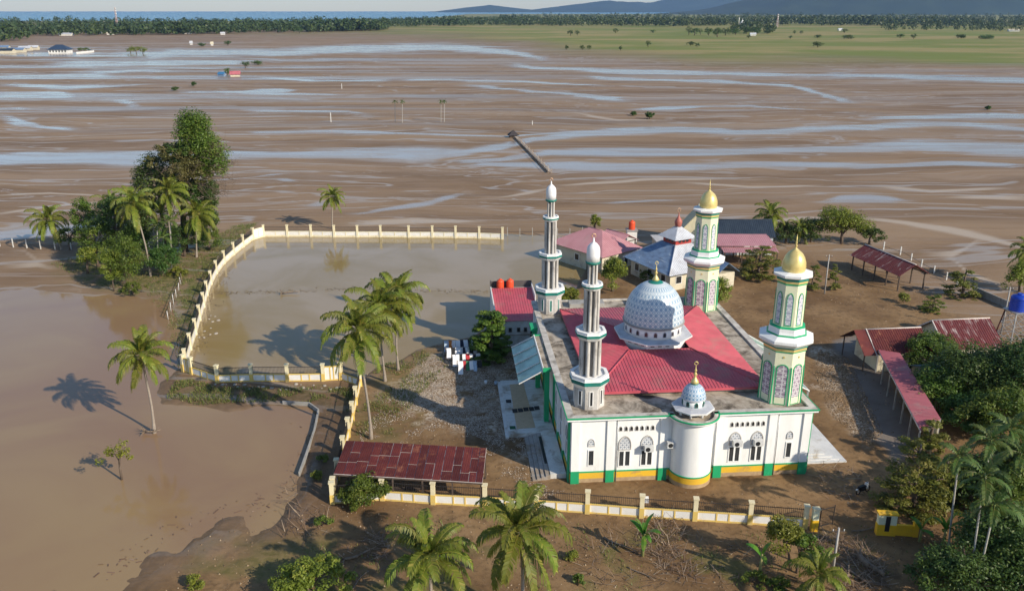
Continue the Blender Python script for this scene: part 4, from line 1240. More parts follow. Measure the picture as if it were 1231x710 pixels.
def house(name, label, cat, loc, rz, w, d, h, rise, roof, wall, kind='gable', axis='x', over=.5, rib=.3, wins=(), open_=False, group=None, th=.05, gwall=None, post=DWOOD, ridge_mat=None, off=(0, 0)):
    t = thing(name, label, cat, loc, rz, group)
    if not open_:
        mb = MB().box(-w / 2, w / 2, -d / 2, d / 2, -.4, h)
        if kind == 'gable':
            if axis == 'x':
                for s in (-1, 1):
                    x0, x1 = (s * w / 2 - .15 if s > 0 else -w / 2), (w / 2 if s > 0 else -w / 2 + .15)
                    mb.add([(x0, -d / 2, h), (x0, d / 2, h), (x0, 0, h + rise * .96), (x1, -d / 2, h), (x1, d / 2, h), (x1, 0, h + rise * .96)], [(0, 2, 1), (3, 4, 5), (0, 3, 5, 2), (1, 2, 5, 4)])
            else:
                for s in (-1, 1):
                    y0, y1 = (d / 2 - .15 if s > 0 else -d / 2), (d / 2 if s > 0 else -d / 2 + .15)
                    mb.add([(-w / 2, y0, h), (w / 2, y0, h), (0, y0, h + rise * .96), (-w / 2, y1, h), (w / 2, y1, h), (0, y1, h + rise * .96)], [(0, 1, 2), (3, 5, 4), (0, 2, 5, 3), (1, 4, 5, 2)])
        mb.build('wall', wall, t)
    else:
        nx = max(2, int(round(w / 3)) + 1); ny = 2
        for i in range(nx):
            for j in range(ny):
                x = -w / 2 + .15 + (w - .3) * i / (nx - 1); y = -d / 2 + .15 + (d - .3) * j / (ny - 1)
                MB().box(x - .08, x + .08, y - .08, y + .08, -.4, h).build('post', post, t)
        for y in (-d / 2 + .15, d / 2 - .15): MB().box(-w / 2, w / 2, y - .06, y + .06, h - .16, h - .01).build('beam', post, t)
    W_, D_ = w / 2 + over, d / 2 + over
    e = h - rise * over / (d / 2 if axis == 'x' else w / 2) * .8 + .06
    top = h + rise + .06
    if kind == 'gable':
        if axis == 'x':
            qs = [[(-W_, -D_, e), (W_, -D_, e), (W_, 0, top), (-W_, 0, top)], [(W_, D_, e), (-W_, D_, e), (-W_, 0, top), (W_, 0, top)]]; rg = [(-W_, 0, top + .02), (W_, 0, top + .02)]
        else:
            qs = [[(W_, -D_, e), (W_, D_, e), (0, D_, top), (0, -D_, top)], [(-W_, D_, e), (-W_, -D_, e), (0, -D_, top), (0, D_, top)]]; rg = [(0, -D_, top + .02), (0, D_, top + .02)]
    elif kind == 'hip':
        if axis == 'x':
            k = max(0.05, W_ - D_)
            A, B = (-k, 0, top), (k, 0, top)
        else:
            k = max(.05, D_ - W_)
            A, B = (0, -k, top), (0, k, top)
        c = [(-W_, -D_, e), (W_, -D_, e), (W_, D_, e), (-W_, D_, e)]
        if axis == 'x': qs = [[c[0], c[1], B, A], [c[2], c[3], A, B], [c[1], c[2], B], [c[3], c[0], A]]
        else: qs = [[c[0], c[1], A], [c[2], c[3], B], [c[1], c[2], B, A], [c[3], c[0], A, B]]
        rg = [A, B]
    elif kind == 'shed':   # single slope, low at -y
        qs = [[(-W_, -D_, h), (W_, -D_, h), (W_, D_, h + rise), (-W_, D_, h + rise)]]; rg = None
    for q in qs:
        mb = MB().slab(q, th)
        if rib: mb.ribs(q, rib, .09, .045)
        mb.build('roof_slope', roof, t)
    if rg: MB().tube(rg, .09, 6).build('ridge_cap', ridge_mat or roof, t)
    for s in wins: wall_window(t, s[0], s[1], s[2], s[3], s[4], w, d, *(s[5:]))
    return t


def rect(a, b, c):
    """front left, front right, rear right ground points to centre, width, depth, turn"""
    a, b, c = Vector(a[:2]), Vector(b[:2]), Vector(c[:2])
    w_ = (b - a).length; ang = math.atan2((b - a).y, (b - a).x)
    nrm = Vector((-math.sin(ang), math.cos(ang))); d_ = (c - b).dot(nrm)
    m = (a + b) / 2 + nrm * d_ / 2
    return (m.x, m.y, 0), w_, d_, ang


# rusty shed behind the front fence, every sheet of its roof a part
A, B, Cc, D = at(401, 569, 2.4), at(580, 580, 2.4), at(585, 538, 3.3), at(416, 529, 3.3)
sh = thing('open_shed', 'long open shed with patched rusty red roof behind the front fence', 'shed', (A.x, A.y, 0))
o0 = sh.location
cols = [0, .065, .13, .21, .27, .345, .41, .485, .545, .60, .665, .72, .79, .845, .905, .955, 1.0]
for i in range(len(cols) - 1):
    rq = random.random(); rws = [0, 1.0] if rq < .3 else ([0, random.uniform(.2, .75), 1.0] if rq < .85 else [0, random.uniform(.2, .4), random.uniform(.55, .8), 1.0])
    for j in range(len(rws) - 1):
        u0, u1, v0, v1 = cols[i] + random.uniform(.0008, .0030), cols[i + 1] - random.uniform(.0008, .0030), rws[j] + .007, rws[j + 1] - .007
        f = lambda u, v: (A.lerp(B, u)).lerp(D.lerp(Cc, u), v) - o0 + UP * (.012 * random.random() + .01 * (i % 2))
        q = [f(u0, v0), f(u1, v0), f(u1, v1), f(u0, v1)]
        MB().slab(q, .012).ribs(q, .2, .06, .02).build('roof_sheet', RUST, sh)
MB().slab([p - o0 - UP * .03 for p in (A, B, Cc, D)], .02).build('roof_underlay', SEAM, sh)
for u in (0.01, .2, .4, .6, .8, .99):
    for lo, hi in ((A, B), (D, Cc)):
        p = lo.lerp(hi, u) - o0
        MB().box(p.x - .07, p.x + .07, p.y - .07, p.y + .07, -.3, p.z - .06).build('post', DWOOD, sh)
for lo, hi in ((A, B), (D, Cc)): MB().bar(lo - o0 - UP * .12, hi - o0 - UP * .12, .08, .12).build('beam', DWOOD, sh)
bn = thing('bench', 'dark wooden bench under the rusty shed roof', 'bench', (A.lerp(B, .45) + Vector((0, 1.4, 0))) * 1); bn.location.z = 0
MB().box(-1.6, 1.6, -.22, .22, .40, .46).build('seat', DWOOD, bn)
for s in (-1.4, 1.4): MB().box(s - .05, s + .05, -.2, .2, -.05, .40).build('leg', DWOOD, bn)

# washroom block with red roof and two orange tanks
L, w_, d_, an = rect(at(596, 412), at(640, 412), at(633, 372))
wc = house('washroom_block', 'washroom block with red sheet roof and pale blue walls behind the mosque', 'building', (.35, 107.2, 0), R(4.6), 5.2, 10.4, 3.6, .9, REDROOF, GREYW, 'shed', over=.25, rib=.35,
           wins=[('-y', -1.9, 1.9, .5, .7, GREYC, DARK), ('-y', -1.0, 1.9, .5, .7, GREYC, DARK), ('-y', .1, 1.9, .5, .7, GREYC, DARK), ('-y', 1.0, 1.9, .5, .7, GREYC, DARK), ('-y', 2.0, .1, .8, 2.0, GREYC, DARK, 'door'), ('-y', -1.5, .5, .6, .6, GREYC, DARK)])
MB().box(-2.72, 2.72, -5.32, -5.22, 1.50, 1.64).build('ledge', GREYC, wc)
MB().box(-3.02, -2.87, -5.3, 6.0, -.3, 4.7).build('parapet', WALLW, wc)
MB().box(2.87, 3.0, .5, 6.0, -.3, 5.0).build('parapet', WALLW, wc)
MB().box(-3.0, 3.0, 6.5, 6.65, -.3, 5.2).box(-3.0, -2.9, 5.5, 6.5, 4.3, 5.4).build('rear_parapet', pm('dark_parapet', (.10, .09, .09), None, 1, .9), wc)
MB().box(-2.95, 2.95, 5.46, 6.49, 4.15, 4.3).build('tank_deck', GREYC, wc)
ORANGE = pm('orange_plastic', (.72, .09, .03), (.62, .07, .025), 1, .45)


def tank(loc, r, h, label, group, mat, rz=0):
    t = thing('water_tank', label, 'water tank', loc, rz, group)
    p = [(r * .98, 0), (r, .05)]
    for k in range(5): p += [(r, h * (.1 + .14 * k)), (r * .96, h * (.13 + .14 * k)), (r, h * (.16 + .14 * k))]
    p += [(r, h * .82), (r * .85, h * .92), (r * .4, h)]
    MB().lathe(p, 20).build('tank_body', mat, t)
    MB().lathe([(r * .36, h * .97), (r * .38, h * 1.04), (r * .3, h * 1.08)], 16).build('tank_lid', mat, t)
    return t


for px, lb in ((600.5, 'orange plastic water tank over the open side of the washroom roof'), (612.5, 'orange plastic water tank closest to the mosque on the washroom roof')):
    p = Matrix.Rotation(R(4.6), 4, 'Z') @ Vector((-1.55 if px < 606 else -.15, 5.98, 0)) + Vector((.35, 107.2, 4.3))
    tank(p, .52, 1.35, lb, None, ORANGE)

PALEPINK = pm('pale_pink_roof', (.50, .25, .27), (.42, .19, .21), .4, .55, .1, dirt=(.42, .28, .27), dirt_amt=.3, dscale=.3, rand=.15)
# pink roofed house
L, w_, d_, an = rect(at(724, 308, 3.2), at(771, 296, 3.2), at(747, 270, 3.2))
house('pink_roof_house', 'house with faded pink hipped roof at the corner of the pond', 'house', L, an, w_ - .8, d_ - .8, 3.2, 2.6, PALEPINK, HOUSEW, 'hip', axis='y', over=.6, rib=.4,
      wins=[('-y', -2, 1, 1.1, 1.2), ('-y', 1.5, .1, 1.0, 2.1, WHITE, DARK, 'door'), ('+x', -3, 1, 1.1, 1.2), ('+x', 2, 1, 1.1, 1.2), ('-x', 0, 1, 1.1, 1.2)])
p = at(748, 313)
house('pink_roof_porch', 'small pink gabled porch in front of the pink roofed house', 'porch', (p.x - .3, p.y + 5.2, 0), an, 4.6, 5.0, 2.6, 1.2, PALEPINK, HOUSEW, 'gable', 'y', .3, .4, open_=True)
tank(Vector((22.3, 150.5, 3.4)), .6, 1.6, 'orange plastic water tank behind the pink roofed house', None, ORANGE)
ts = thing('tank_stand', 'white masonry stand carrying the orange tank behind the pink house', 'tank stand', (22.3, 150.5, 0))
MB().box(-.9, .9, -.9, .9, -.2, 3.2).build('stand_body', WALLW, ts); MB().box(-1.05, 1.05, -1.05, 1.05, 3.2, 3.4).build('stand_slab', GREYC, ts)
house('white_outbuilding', 'small flat white outbuilding between the pink house and the old prayer hall', 'building', (29.5, 146.5, 0), R(8), 7, 4, 2.6, .3, pm('pale_sheet', (.62, .6, .58), None, 1, .7), HOUSEW, 'shed', over=.3, wins=[('-y', 0, .9, 1, 1)])

# old prayer hall: two-tier roof, cupola, gabled wing
oc = at(800, 330); rzh = R(28)
oh = thing('old_prayer_hall', 'old prayer hall with blue grey tiered metal roof and red finial cupola', 'prayer hall', (27.0, 131.5, 0), rzh)
MB().box(-5.2, 5.2, -5.2, 5.2, -.3, 3.2).build('wall', HOUSEW, oh)
e, tz, k = 6.2, 6.2, 1.7
ea = [(-e, -e, 2.9), (e, -e, 2.9), (e, e, 2.9), (-e, e, 2.9)]; pl = [(-k, -k, tz), (k, -k, tz), (k, k, tz), (-k, k, tz)]
for i in range(4):
    q = [ea[i], ea[(i + 1) % 4], pl[(i + 1) % 4], pl[i]]
    MB().slab(q, .06).ribs(q, .35, .1, .05).build('roof_slope', SILVER if i == 0 else BLUEROOF, oh)
    MB().tube([ea[i], pl[i]], .12, 6).build('hip_cap', SILVER, oh)
MB().box(-k + .1, k - .1, -k + .1, k - .1, tz - .2, tz + .95).build('cupola_wall', REDP, oh)
for s in range(4):
    a = R(90 * s); r = Vector((-math.sin(a), math.cos(a), 0)); P = Vector((math.cos(a), math.sin(a), 0)) * (k - .095) + UP * (tz + .25)
    for j in (-.75, 0, .75): MB().plate([(j - .28, 0), (j + .28, 0), (j + .28, .5), (j - .28, .5)], P, r, UP, .01).build('cupola_opening', DARK, oh)
k2 = 2.25
ea = [(-k2, -k2, tz + .9), (k2, -k2, tz + .9), (k2, k2, tz + .9), (-k2, k2, tz + .9)]
for i in range(4):
    q = [ea[i], ea[(i + 1) % 4], (0.02, .02, tz + 2.9)]
    MB().slab(q, .05).ribs(q, .3, .08, .04).build('cupola_roof', SILVER, oh)
FRED = pm('red_brown_finial', (.42, .13, .10), None, 2, .5)
MB().lathe([(.5, tz + 2.55), (.55, tz + 2.9), (.62, tz + 3.2), (.6, tz + 3.5), (.4, tz + 3.85), (.18, tz + 4.15), (.08, tz + 4.5), (.05, tz + 4.9)], 16).build('finial', FRED, oh)
c = Vector((0, 0, tz + 5.25)); MB().tube([c + Vector((math.cos(R(a)) * .3, -math.sin(rzh) * 0, math.sin(R(a)) * .3)) for a in range(-60, 241, 25)], .06, 5).build('crescent', MATS['pink_gold'], oh)
# gabled wing towards the mosque
q1 = [(1.2, -8.6, 2.6), (1.2, -3.2, 2.6), (3.6, -3.2, 4.3), (3.6, -8.6, 4.3)]; q2 = [(6.0, -3.2, 2.6), (6.0, -8.6, 2.6), (3.6, -8.6, 4.3), (3.6, -3.2, 4.3)]
for q in (q1, q2): MB().slab(q, .05).ribs(q, .3, .09, .045).build('wing_roof', BLUEROOF, oh)
MB().box(1.7, 5.5, -8.0, -5.25, -.3, 2.5).build('wing_wall', HOUSEW, oh)
for y_ in (-3.5, 0, 3.5):
    wall_window(oh, '-x', y_, 1.0, 1.2, 1.3, 10.4, 10.4, WHITE, DARK)
for x_ in (-3.5, -1.2): wall_window(oh, '-y', x_, 1.0, 1.2, 1.3, 10.4, 10.4, WHITE, DARK)

p = at(824, 300)
house('cream_gable_house', 'house with tall cream gable wall behind the old prayer hall', 'house', (34.6, 151.5, 0), R(-14), 5.5, 8, 3.6, 3.4, pm('cream_sheet', (.58, .54, .38), (.5, .46, .32), 1, .7), CREAM, 'gable', 'y', .15, .4)
# navy roofed hall and two-tier pink lean-to
house('navy_roof_hall', 'long hall with steep dark navy sheet roof beside the coconut palm', 'building', (41.0, 148.0, 0), R(0), 12, 6.0, 3.6, 2.2, NAVY, GREYW, 'gable', 'x', .4, .35, wins=[('+x', 0, 1, 1.2, 1.2)])
lt = thing('open_shed', 'open pink two tier roofed shed in front of the navy roofed hall', 'shed', (40.8, 141.0, 0), R(-1))
for q in ([(-5.2, -2.0, 3.4), (5.0, -2.0, 3.4), (4.4, 2.6, 4.3), (-5.6, 2.6, 4.3)], [(-4.4, -3.8, 2.7), (5.0, -3.8, 2.7), (5.0, -1.7, 3.1), (-4.6, -1.7, 3.1)]):
    MB().slab(q, .05).ribs(q, .35, .09, .045).build('roof_slope', PALEPINK, lt)
for x_ in (-4.2, -1.2, 1.8, 4.8):
    for y_, z_ in ((-3.6, 2.65), (-1.8, 3.0), (2.4, 4.1)): MB().box(x_ - .08, x_ + .08, y_ - .08, y_ + .08, -.2, z_).build('post', DWOOD, lt)

# maroon open shed on the right
A, B, Cc = at(1025, 305.5, 2.7), at(1085, 331, 2.7), at(1118, 330, 2.7)
L, w_, d_, an = rect(A, B, Cc)
house('open_shed', 'open shed with flaking maroon gabled roof on thin posts', 'shed', L, an, w_ - .6, 5.0, 2.7, 1.5, MAROON, None, 'gable', 'x', .3, .3, open_=True, ridge_mat=SEAM)
# two rusty roofed houses near the water tower
hb = house('cottage', 'cottage with dark red rusty roof and open gabled porch', 'house', (47.6, 96.8, 0), R(6), 6.2, 5.6, 2.7, 1.7, RUST, HOUSEW, 'gable', 'x', .5, .3, wins=[('-y', -1.5, .9, 1.0, 1.2), ('-y', 1.2, .1, .9, 2, WHITE, DARK, 'door')], ridge_mat=SEAM)
for s in (-1, 1): MB().bar((-3.62, s * 3.3, 2.28), (-3.62, 0, 4.52), .12, .14).build('bargeboard', SEAM, hb)
for y_ in (-2.6, 2.6): MB().box(-4.9, -4.78, y_ - .06, y_ + .06, -.2, 2.6).build('porch_post', DWOOD, hb)
MB().slab([(-5.2, -3.2, 2.35), (-3.6, -3.2, 2.35), (-3.6, 0, 4.46), (-5.2, 0, 4.46)], .05).build('porch_roof', RUST, hb); MB().slab([(-5.2, 3.2, 2.35), (-5.2, 0, 4.46), (-3.6, 0, 4.46), (-3.6, 3.2, 2.35)], .05).build('porch_roof', RUST, hb)
hb = house('cottage', 'cottage with flaking maroon and white roof and cream gable wall', 'house', (56.6, 98.2, 0), R(6), 6.8, 6.6, 2.9, 2.2, MAROON, HOUSEW, 'gable', 'x', .45, .3, wins=[('-x', -1.2, 1.0, 1.0, 1.0, DWOOD, DARK), ('-x', 1.2, 1.0, 1.0, 1.0, DWOOD, DARK), ('-y', 0, 1, 1.1, 1.1)], ridge_mat=SEAM)
for s in (-1, 1): MB().bar((-3.87, s * 3.75, 2.55), (-3.87, 0, 5.14), .12, .16).build('bargeboard', SEAM, hb)
house('small_hut', 'small rusty roofed hut under the blue water tower', 'hut', (69.5, 96.5, 0), R(10), 5, 4, 2.4, 1.1, RUST, HOUSEW, 'gable', 'x', .4, .3)
# long pink lean-to roof
A, B, Cc, D = at(1107, 517, 2.9), at(1131, 503, 3.3), at(1082, 424, 3.3), at(1056, 420, 2.9)
pk = thing('long_shed', 'long narrow shed with faded pink metal roof beside the dark trees', 'shed', (A.x, A.y, 0)); o0 = pk.location
for i in range(6):
    f = lambda u, v: D.lerp(A, u).lerp(Cc.lerp(B, u), v) - o0
    q = [f(i / 6, 0), f((i + 1) / 6 - .002, 0), f((i + 1) / 6 - .002, 1), f(i / 6, 1)]
    MB().slab(q, .04).ribs(q, .3, .08, .04).build('roof_sheet', PINKROOF, pk)
for i in range(7):
    for a_, b_ in ((A, D), (B, Cc)):
        p = a_.lerp(b_, .01 + .98 * i / 6) - o0
        MB().box(p.x - .07, p.x + .07, p.y - .07, p.y + .07, -.3, p.z - .06).build('post', STEEL, pk)
MB().bar(A - o0 - UP * .12, D - o0 - UP * .12, .06, .16).build('fascia', SEAM, pk)
MB().bar(B.lerp(A, .05) - o0 + UP * -1.7, Cc.lerp(D, .05) - o0 + UP * -1.7, .12, 3.0).build('back_wall', HOUSEW, pk)
house('green_roof_hut', 'hut with dark teal sheet roof between the broadleaf trees', 'hut', (50.5, 88.5, 0), R(6), 6.0, 4.0, 2.3, .8, pm('teal_sheet', (.05, .11, .12), (.07, .14, .15), 1, .6), HOUSEW, 'gable', 'x', .3, .3)

# water tower
wt = thing('water_tower', 'lattice steel tower carrying a blue water tank near the cottages', 'water tower', (65.6, 101.5, 0), R(12))
lg = []
for i, (sx, sy) in enumerate(((-1, -1), (1, -1), (1, 1), (-1, 1))):
    a, b = Vector((sx * 1.55, sy * 1.55, -.2)), Vector((sx * .95, sy * .95, 5.1)); lg.append((a, b))
    MB().bar(a, b, .12, .12).build('leg', RUST if i % 2 else STEEL, wt)
for i in range(4):
    (a, b), (c, d) = lg[i], lg[(i + 1) % 4]
    for j in range(3):
        s0, s1 = .05 + j * .31, .05 + (j + 1) * .31
        MB().bar(a.lerp(b, s0), c.lerp(d, s1), .05, .05).build('brace', STEEL, wt); MB().bar(c.lerp(d, s0), a.lerp(b, s1), .05, .05).build('brace', STEEL, wt)
        MB().bar(a.lerp(b, s1), c.lerp(d, s1), .06, .06).build('girt', STEEL, wt)
MB().box(-1.2, 1.2, -1.2, 1.2, 5.1, 5.2).build('platform', STEEL, wt)
MB().tube([(1.5, -1.3, -.2), (1.5, -1.3, 7.4)], .06, 6).build('riser_pipe', WHITEP, wt); MB().tube([(1.8, -1.2, -.2), (1.8, -1.2, 6.9)], .06, 6).build('riser_pipe', WHITEP, wt)
tank((65.6, 101.5, 5.2), 1.05, 2.1, 'deep blue plastic water tank on top of the lattice tower', None, pm('blue_plastic', (.012, .05, .42), (.01, .04, .34), 1, .4))

# poles
CONCP = pm('concrete_pole', (.42, .40, .37), (.33, .31, .29), 2, .85)


def pole(px, py, ytop, label, arm=False, r=.12, lean=0.0):
    p = at(px, py); h = zat(p.x, p.y, ytop)
    t = thing('utility_pole', label, 'pole', p)
    MB().tube([(0, 0, -.4), (lean, 0, h)], [r, r * .65], 8).build('pole', CONCP, t)
    MB().box(-.5 + lean, .5 + lean, -.04, .04, h - .35, h - .27).build('cross_arm', DWOOD, t)
    for s in (-.42, .42): MB().lathe([(.04, h - .27), (.05, h - .15), (.02, h - .12)], 6, s + lean, 0).build('insulator', WHITEP, t)
    return t


pole(991, 353, 306, 'pale concrete utility pole standing on the mud behind the gold minaret')
pole(1000, 692, 634, 'pale concrete utility pole rising from driftwood near the gate')
pole(1203, 402, 345, 'slim white pole standing beside the blue water tank tower')


# ================================================================== VEGETATION
PALML = leafmat('palm_leaf', (.10, .145, .018), (.165, .20, .026), (.36, .31, .07), .35, .4)
ARECAL = leafmat('areca_leaf', (.05, .10, .025), (.085, .14, .03), (.20, .20, .05), .3, .3)
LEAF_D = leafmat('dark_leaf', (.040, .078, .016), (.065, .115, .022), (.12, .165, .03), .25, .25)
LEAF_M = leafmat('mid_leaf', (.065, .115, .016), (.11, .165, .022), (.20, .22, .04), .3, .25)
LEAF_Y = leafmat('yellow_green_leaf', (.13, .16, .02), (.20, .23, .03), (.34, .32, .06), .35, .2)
LEAF_F = leafmat('feathery_leaf', (.115, .145, .025), (.175, .20, .035), (.30, .27, .07), .4, .2)
BANL = leafmat('banana_leaf', (.06, .16, .02), (.10, .24, .03), (.26, .26, .06), .3, .2, .35)


def frond_mesh(name, L, e0, bend, mat, pairs=34, wid=.85, seed=0, hang=.6):
    """one pinnate frond leaving the origin along +x, rising at e0 and arching over"""
    rs = np.random.RandomState(seed)
    n = 12; pts = [np.zeros(3)]; ang = e0
    for i in range(n):
        st = L / n
        pts.append(pts[-1] + st * np.array([math.cos(ang), 0, math.sin(ang)])); ang -= bend / n * (0.5 + 1.0 * i / n)
    pts = np.array(pts)
    V, F, Tn = [], [], []

    def P(t):
        x = t * n; i = min(int(x), n - 1); f = x - i
        return pts[i] * (1 - f) + pts[i + 1] * f, (pts[i + 1] - pts[i]) / np.linalg.norm(pts[i + 1] - pts[i])
    for i in range(n + 1):      # rachis: a three sided rod
        r = .055 * (1 - .85 * i / n)
        for a in (90, 210, 330):
            V.append(pts[i] + r * np.array([0, math.cos(R(a)), math.sin(R(a))]))
    for i in range(n):
        for k in range(3):
            F.append((i * 3 + k, i * 3 + (k + 1) % 3, i * 3 + 3 + (k + 1) % 3, i * 3 + 3 + k)); Tn.append(.85)
    for k in range(pairs):
        t = .13 + .86 * k / (pairs - 1)
        p, d = P(t)
        ln = wid * (math.sin(math.pi * (t * .82 + .12)) ** .7) * rs.uniform(.85, 1.1)
        up = np.array([-d[2], 0, d[0]])
        for s in (-1, 1):
            if rs.rand() < .04: continue
            out = np.array([0, s, 0]) * .84 + d * (.42 + .3 * t) + up * rs.uniform(-.02, .22)
            out /= np.linalg.norm(out)
            m = p + out * ln * .5
            e = m + (out * (1 - hang * .5) + np.array([0, 0, -1]) * hang * rs.uniform(.7, 1.25)) * ln * .5
            wv = d * .060; tv = .35 + .4 * rs.rand() + (.2 if rs.rand() < .12 else 0)
            o = len(V)
            V += [p - wv, p + wv, m + wv, m - wv, e + wv * .25, e - wv * .25]
            F += [(o, o + 1, o + 2, o + 3), (o + 3, o + 2, o + 4, o + 5)]; Tn += [tv, tv]
    return np_mesh(name, np.array(V), np.array(F), mat, Tn)


FR = []   # (elevation class, meshes)
for i, (e0, bd) in enumerate(((84, 75), (70, 110), (54, 130), (34, 130), (12, 112), (-14, 84), (-38, 48), (-58, 24))):
    FR.append([frond_mesh('frond', 1.0 * 4.4, R(e0 + dv), R(bd), PALML, 38, 1.05, i * 10 + v, .8 + .06 * i) for v, dv in enumerate((0, 7))])
DEADL = leafmat('dead_frond', (.20, .13, .06), (.26, .18, .09), (.34, .25, .13), .15, .2)
DEADF = [frond_mesh('dead_frond', 3.8, R(-55), R(30), DEADL, 26, .6, 99, .9)]
ARF = [[frond_mesh('frond', 2.3, R(e0), R(bd), ARECAL, 24, .66, 200 + i * 7, .5)] for i, (e0, bd) in enumerate(((80, 60), (58, 95), (34, 110), (8, 90), (-20, 60)))]
COCO = pm('coconut_husk', (.20, .16, .03), (.16, .11, .03), 3, .6)


def palm(base, top, size, label, nf=24, group=None, wind=(0.25, 0), skip_low=False, nut=True, tr=.17, dead=1, seed=0):
    """coconut palm from the foot and the heart of its crown, both picture points"""
    rs = random.Random(seed * 31 + 5)
    b = at(*base); z = zat(b.x, b.y, top[1])
    d = b.y * CT - (z - HC) * ST
    tx = (top[0] - CX) / FPX * d
    t = thing('coconut_palm', label, 'palm tree', b, 0, group)
    dx = tx - b.x
    n = 12; pts = []; rad = []
    for i in range(n + 1):
        s = i / n
        pts.append((dx * s ** 1.6 + .25 * math.sin(s * 3 + seed) * (1 - s) * s * 2, .2 * math.sin(s * 2.2 + seed) * s * (1 - s) * 3, -.5 + (z + .5) * s))
        rad.append(tr * (1.55 - .75 * min(1, s * 5)) if s < .2 else tr * (.8 - .15 * s))
    MB().tube(pts, rad, 9).build('trunk', PALMBARK, t)
    top_ = Vector(pts[-1])
    ga = 137.5
    order = []
    counts = [3, 4, 4, 4, 4, 3, 3, 2] if nf >= 24 else [2, 3, 3, 3, 3, 2, 2, 1]
    if skip_low: counts = counts[:6] + [1, 0]
    k = 0
    for ci, cnt in enumerate(counts):
        for j in range(cnt):
            az = R(ga * k + rs.uniform(-16, 16)); k += 1
            sc = size / 4.4 * rs.uniform(.86, 1.1) * (.8 if ci == 0 else 1)
            me = FR[ci][rs.randint(0, 1)]
            o = link('frond', me, t, top_ + Vector((math.cos(az), math.sin(az), 0)) * .10 + UP * (.25 - .05 * ci), (rs.uniform(-.25, .25), rs.uniform(-.1, .1), az), (sc, sc * rs.uniform(.85, 1.1), sc))
    for j in range(dead):
        az = R(rs.uniform(0, 360))
        link('dead_frond', DEADF[0], t, top_ - UP * .1, (0, R(10), az), size / 4.4 * rs.uniform(.7, .95))
    if nut:
        for j in range(5):
            az = R(72 * j + rs.uniform(-20, 20))
            MB().lathe([(.01, -.16), (.1, -.10), (.13, 0), (.09, .11), (.01, .15)], 8).build('coconut', COCO, t).location = top_ + Vector((math.cos(az) * .3, math.sin(az) * .3, -.28))
    return t


def areca(base, top, size, label, group=None, r=.085, seed=0, nf=8):
    rs = random.Random(seed * 17 + 3)
    b = at(*base); z = zat(b.x, b.y, top[1]); d = b.y * CT - (z - HC) * ST
    dx = (top[0] - CX) / FPX * d - b.x
    t = thing('areca_palm', label, 'palm tree', b, 0, group)
    pts = [(dx * s, .15 * math.sin(s * 3 + seed) * s * (1 - s), -.4 + (z - .5) * s) for s in [i / 8 for i in range(9)]]
    MB().tube(pts, [r * 1.2] + [r * (1 - .25 * i / 8) for i in range(8)], 7).build('trunk', GREYBARK, t)
    top_ = Vector(pts[-1])
    MB().lathe([(r * .8, 0), (r * 1.25, .15), (r * 1.0, .7), (r * .5, 1.0)], 8).build('crownshaft', pm('crownshaft_green', (.12, .22, .06), None, 2, .5), t).location = top_
    for k in range(nf):
        ci = (0, 1, 1, 2, 2, 3, 2, 3, 4, 4)[k % 10]; az = R(137.5 * k + rs.uniform(-12, 12))
        sc = size / 2.3 * rs.uniform(.85, 1.1)
        link('frond', ARF[ci][0], t, top_ + UP * .85, (rs.uniform(-.2, .2), 0, az), sc)
    return t


palm((185, 518), (171, 428), 3.6, 'coconut palm standing alone in the brown flood water', 26, wind=(.2, 0), seed=1)
palm((446, 527), (431, 398), 4.5, 'tall coconut palm with pale leaning trunk beside the side wall', 26, seed=2, dead=2)
palm((463, 458), (456, 372), 4.6, 'coconut palm in the middle of the clump of three by the pond', 26, seed=3)
palm((479, 445), (476, 358), 4.6, 'coconut palm with upright fronds closest to the laundry in the clump', 26, seed=4)
palm((400, 275), (399, 237), 3.2, 'small coconut palm standing alone beyond the pond wall', 24, seed=5, dead=0)
palm((74, 300), (57, 265), 4.2, 'leaning bushy coconut palm at the outer edge of the grove', 24, seed=6)
palm((181, 332), (161, 245), 4.3, 'tall coconut palm with yellowing fronds and slender pale trunk in the grove', 26, seed=7, dead=3)
palm((236, 309), (238, 259), 4.4, 'coconut palm at the pond side of the grove', 24, seed=8)
palm((208, 312), (203, 232), 4.2, 'coconut palm half hidden below the tall vine covered tree', 24, seed=9)
palm((930, 291), (926, 259), 3.9, 'coconut palm rising beside the navy roofed hall', 26, seed=10)
palm((1226, 345), (1236, 303), 3.4, 'coconut palm beyond the water tower', 24, seed=11)
palm((628, 742), (624, 640), 4.1, 'large coconut palm with drooping yellow green fronds outside the front fence', 28, seed=12, dead=1)
palm((516, 752), (517, 672), 4.0, 'large dark coconut palm outside the fence below the rusty shed', 28, seed=13, dead=0, skip_low=True)
palm((962, 292), (962, 276), 3.3, 'short dark palm behind the gold minaret', 22, seed=14, nut=False)
palm((130, 312), (133, 246), 3.6, 'slim coconut palm with ragged crown deep in the grove', 22, seed=15)
palm((982, 722), (984, 693), 2.8, 'young palm beside the utility pole near the gate', 20, seed=16, nut=False, dead=0)
g_ = 'areca palms at the dark trees'
for i, (b, tp, sz, lb) in enumerate((((1140, 662), (1154, 548), 1.9, 'slender areca palm with long pale trunk nearest the yellow gate pillar'),
                                     ((1165, 712), (1184, 572), 2.4, 'tall areca palm with broad feathery crown amid dark shrubs'),
                                     ((1171, 716), (1196, 606), 2.2, 'areca palm with leaning pale trunk behind the tall areca'),
                                     ((1200, 585), (1216, 515), 2.3, 'areca palm with crown against the broadleaf trees'),
                                     ((1222, 610), (1228, 545), 2.2, 'areca palm with grey trunk at the edge of the dark shrubs'),
                                     ((1176, 640), (1192, 528), 2.2, 'areca palm with dense crown over the feathery tree'))):
    areca(b, tp, sz, lb, None, seed=i, nf=10)
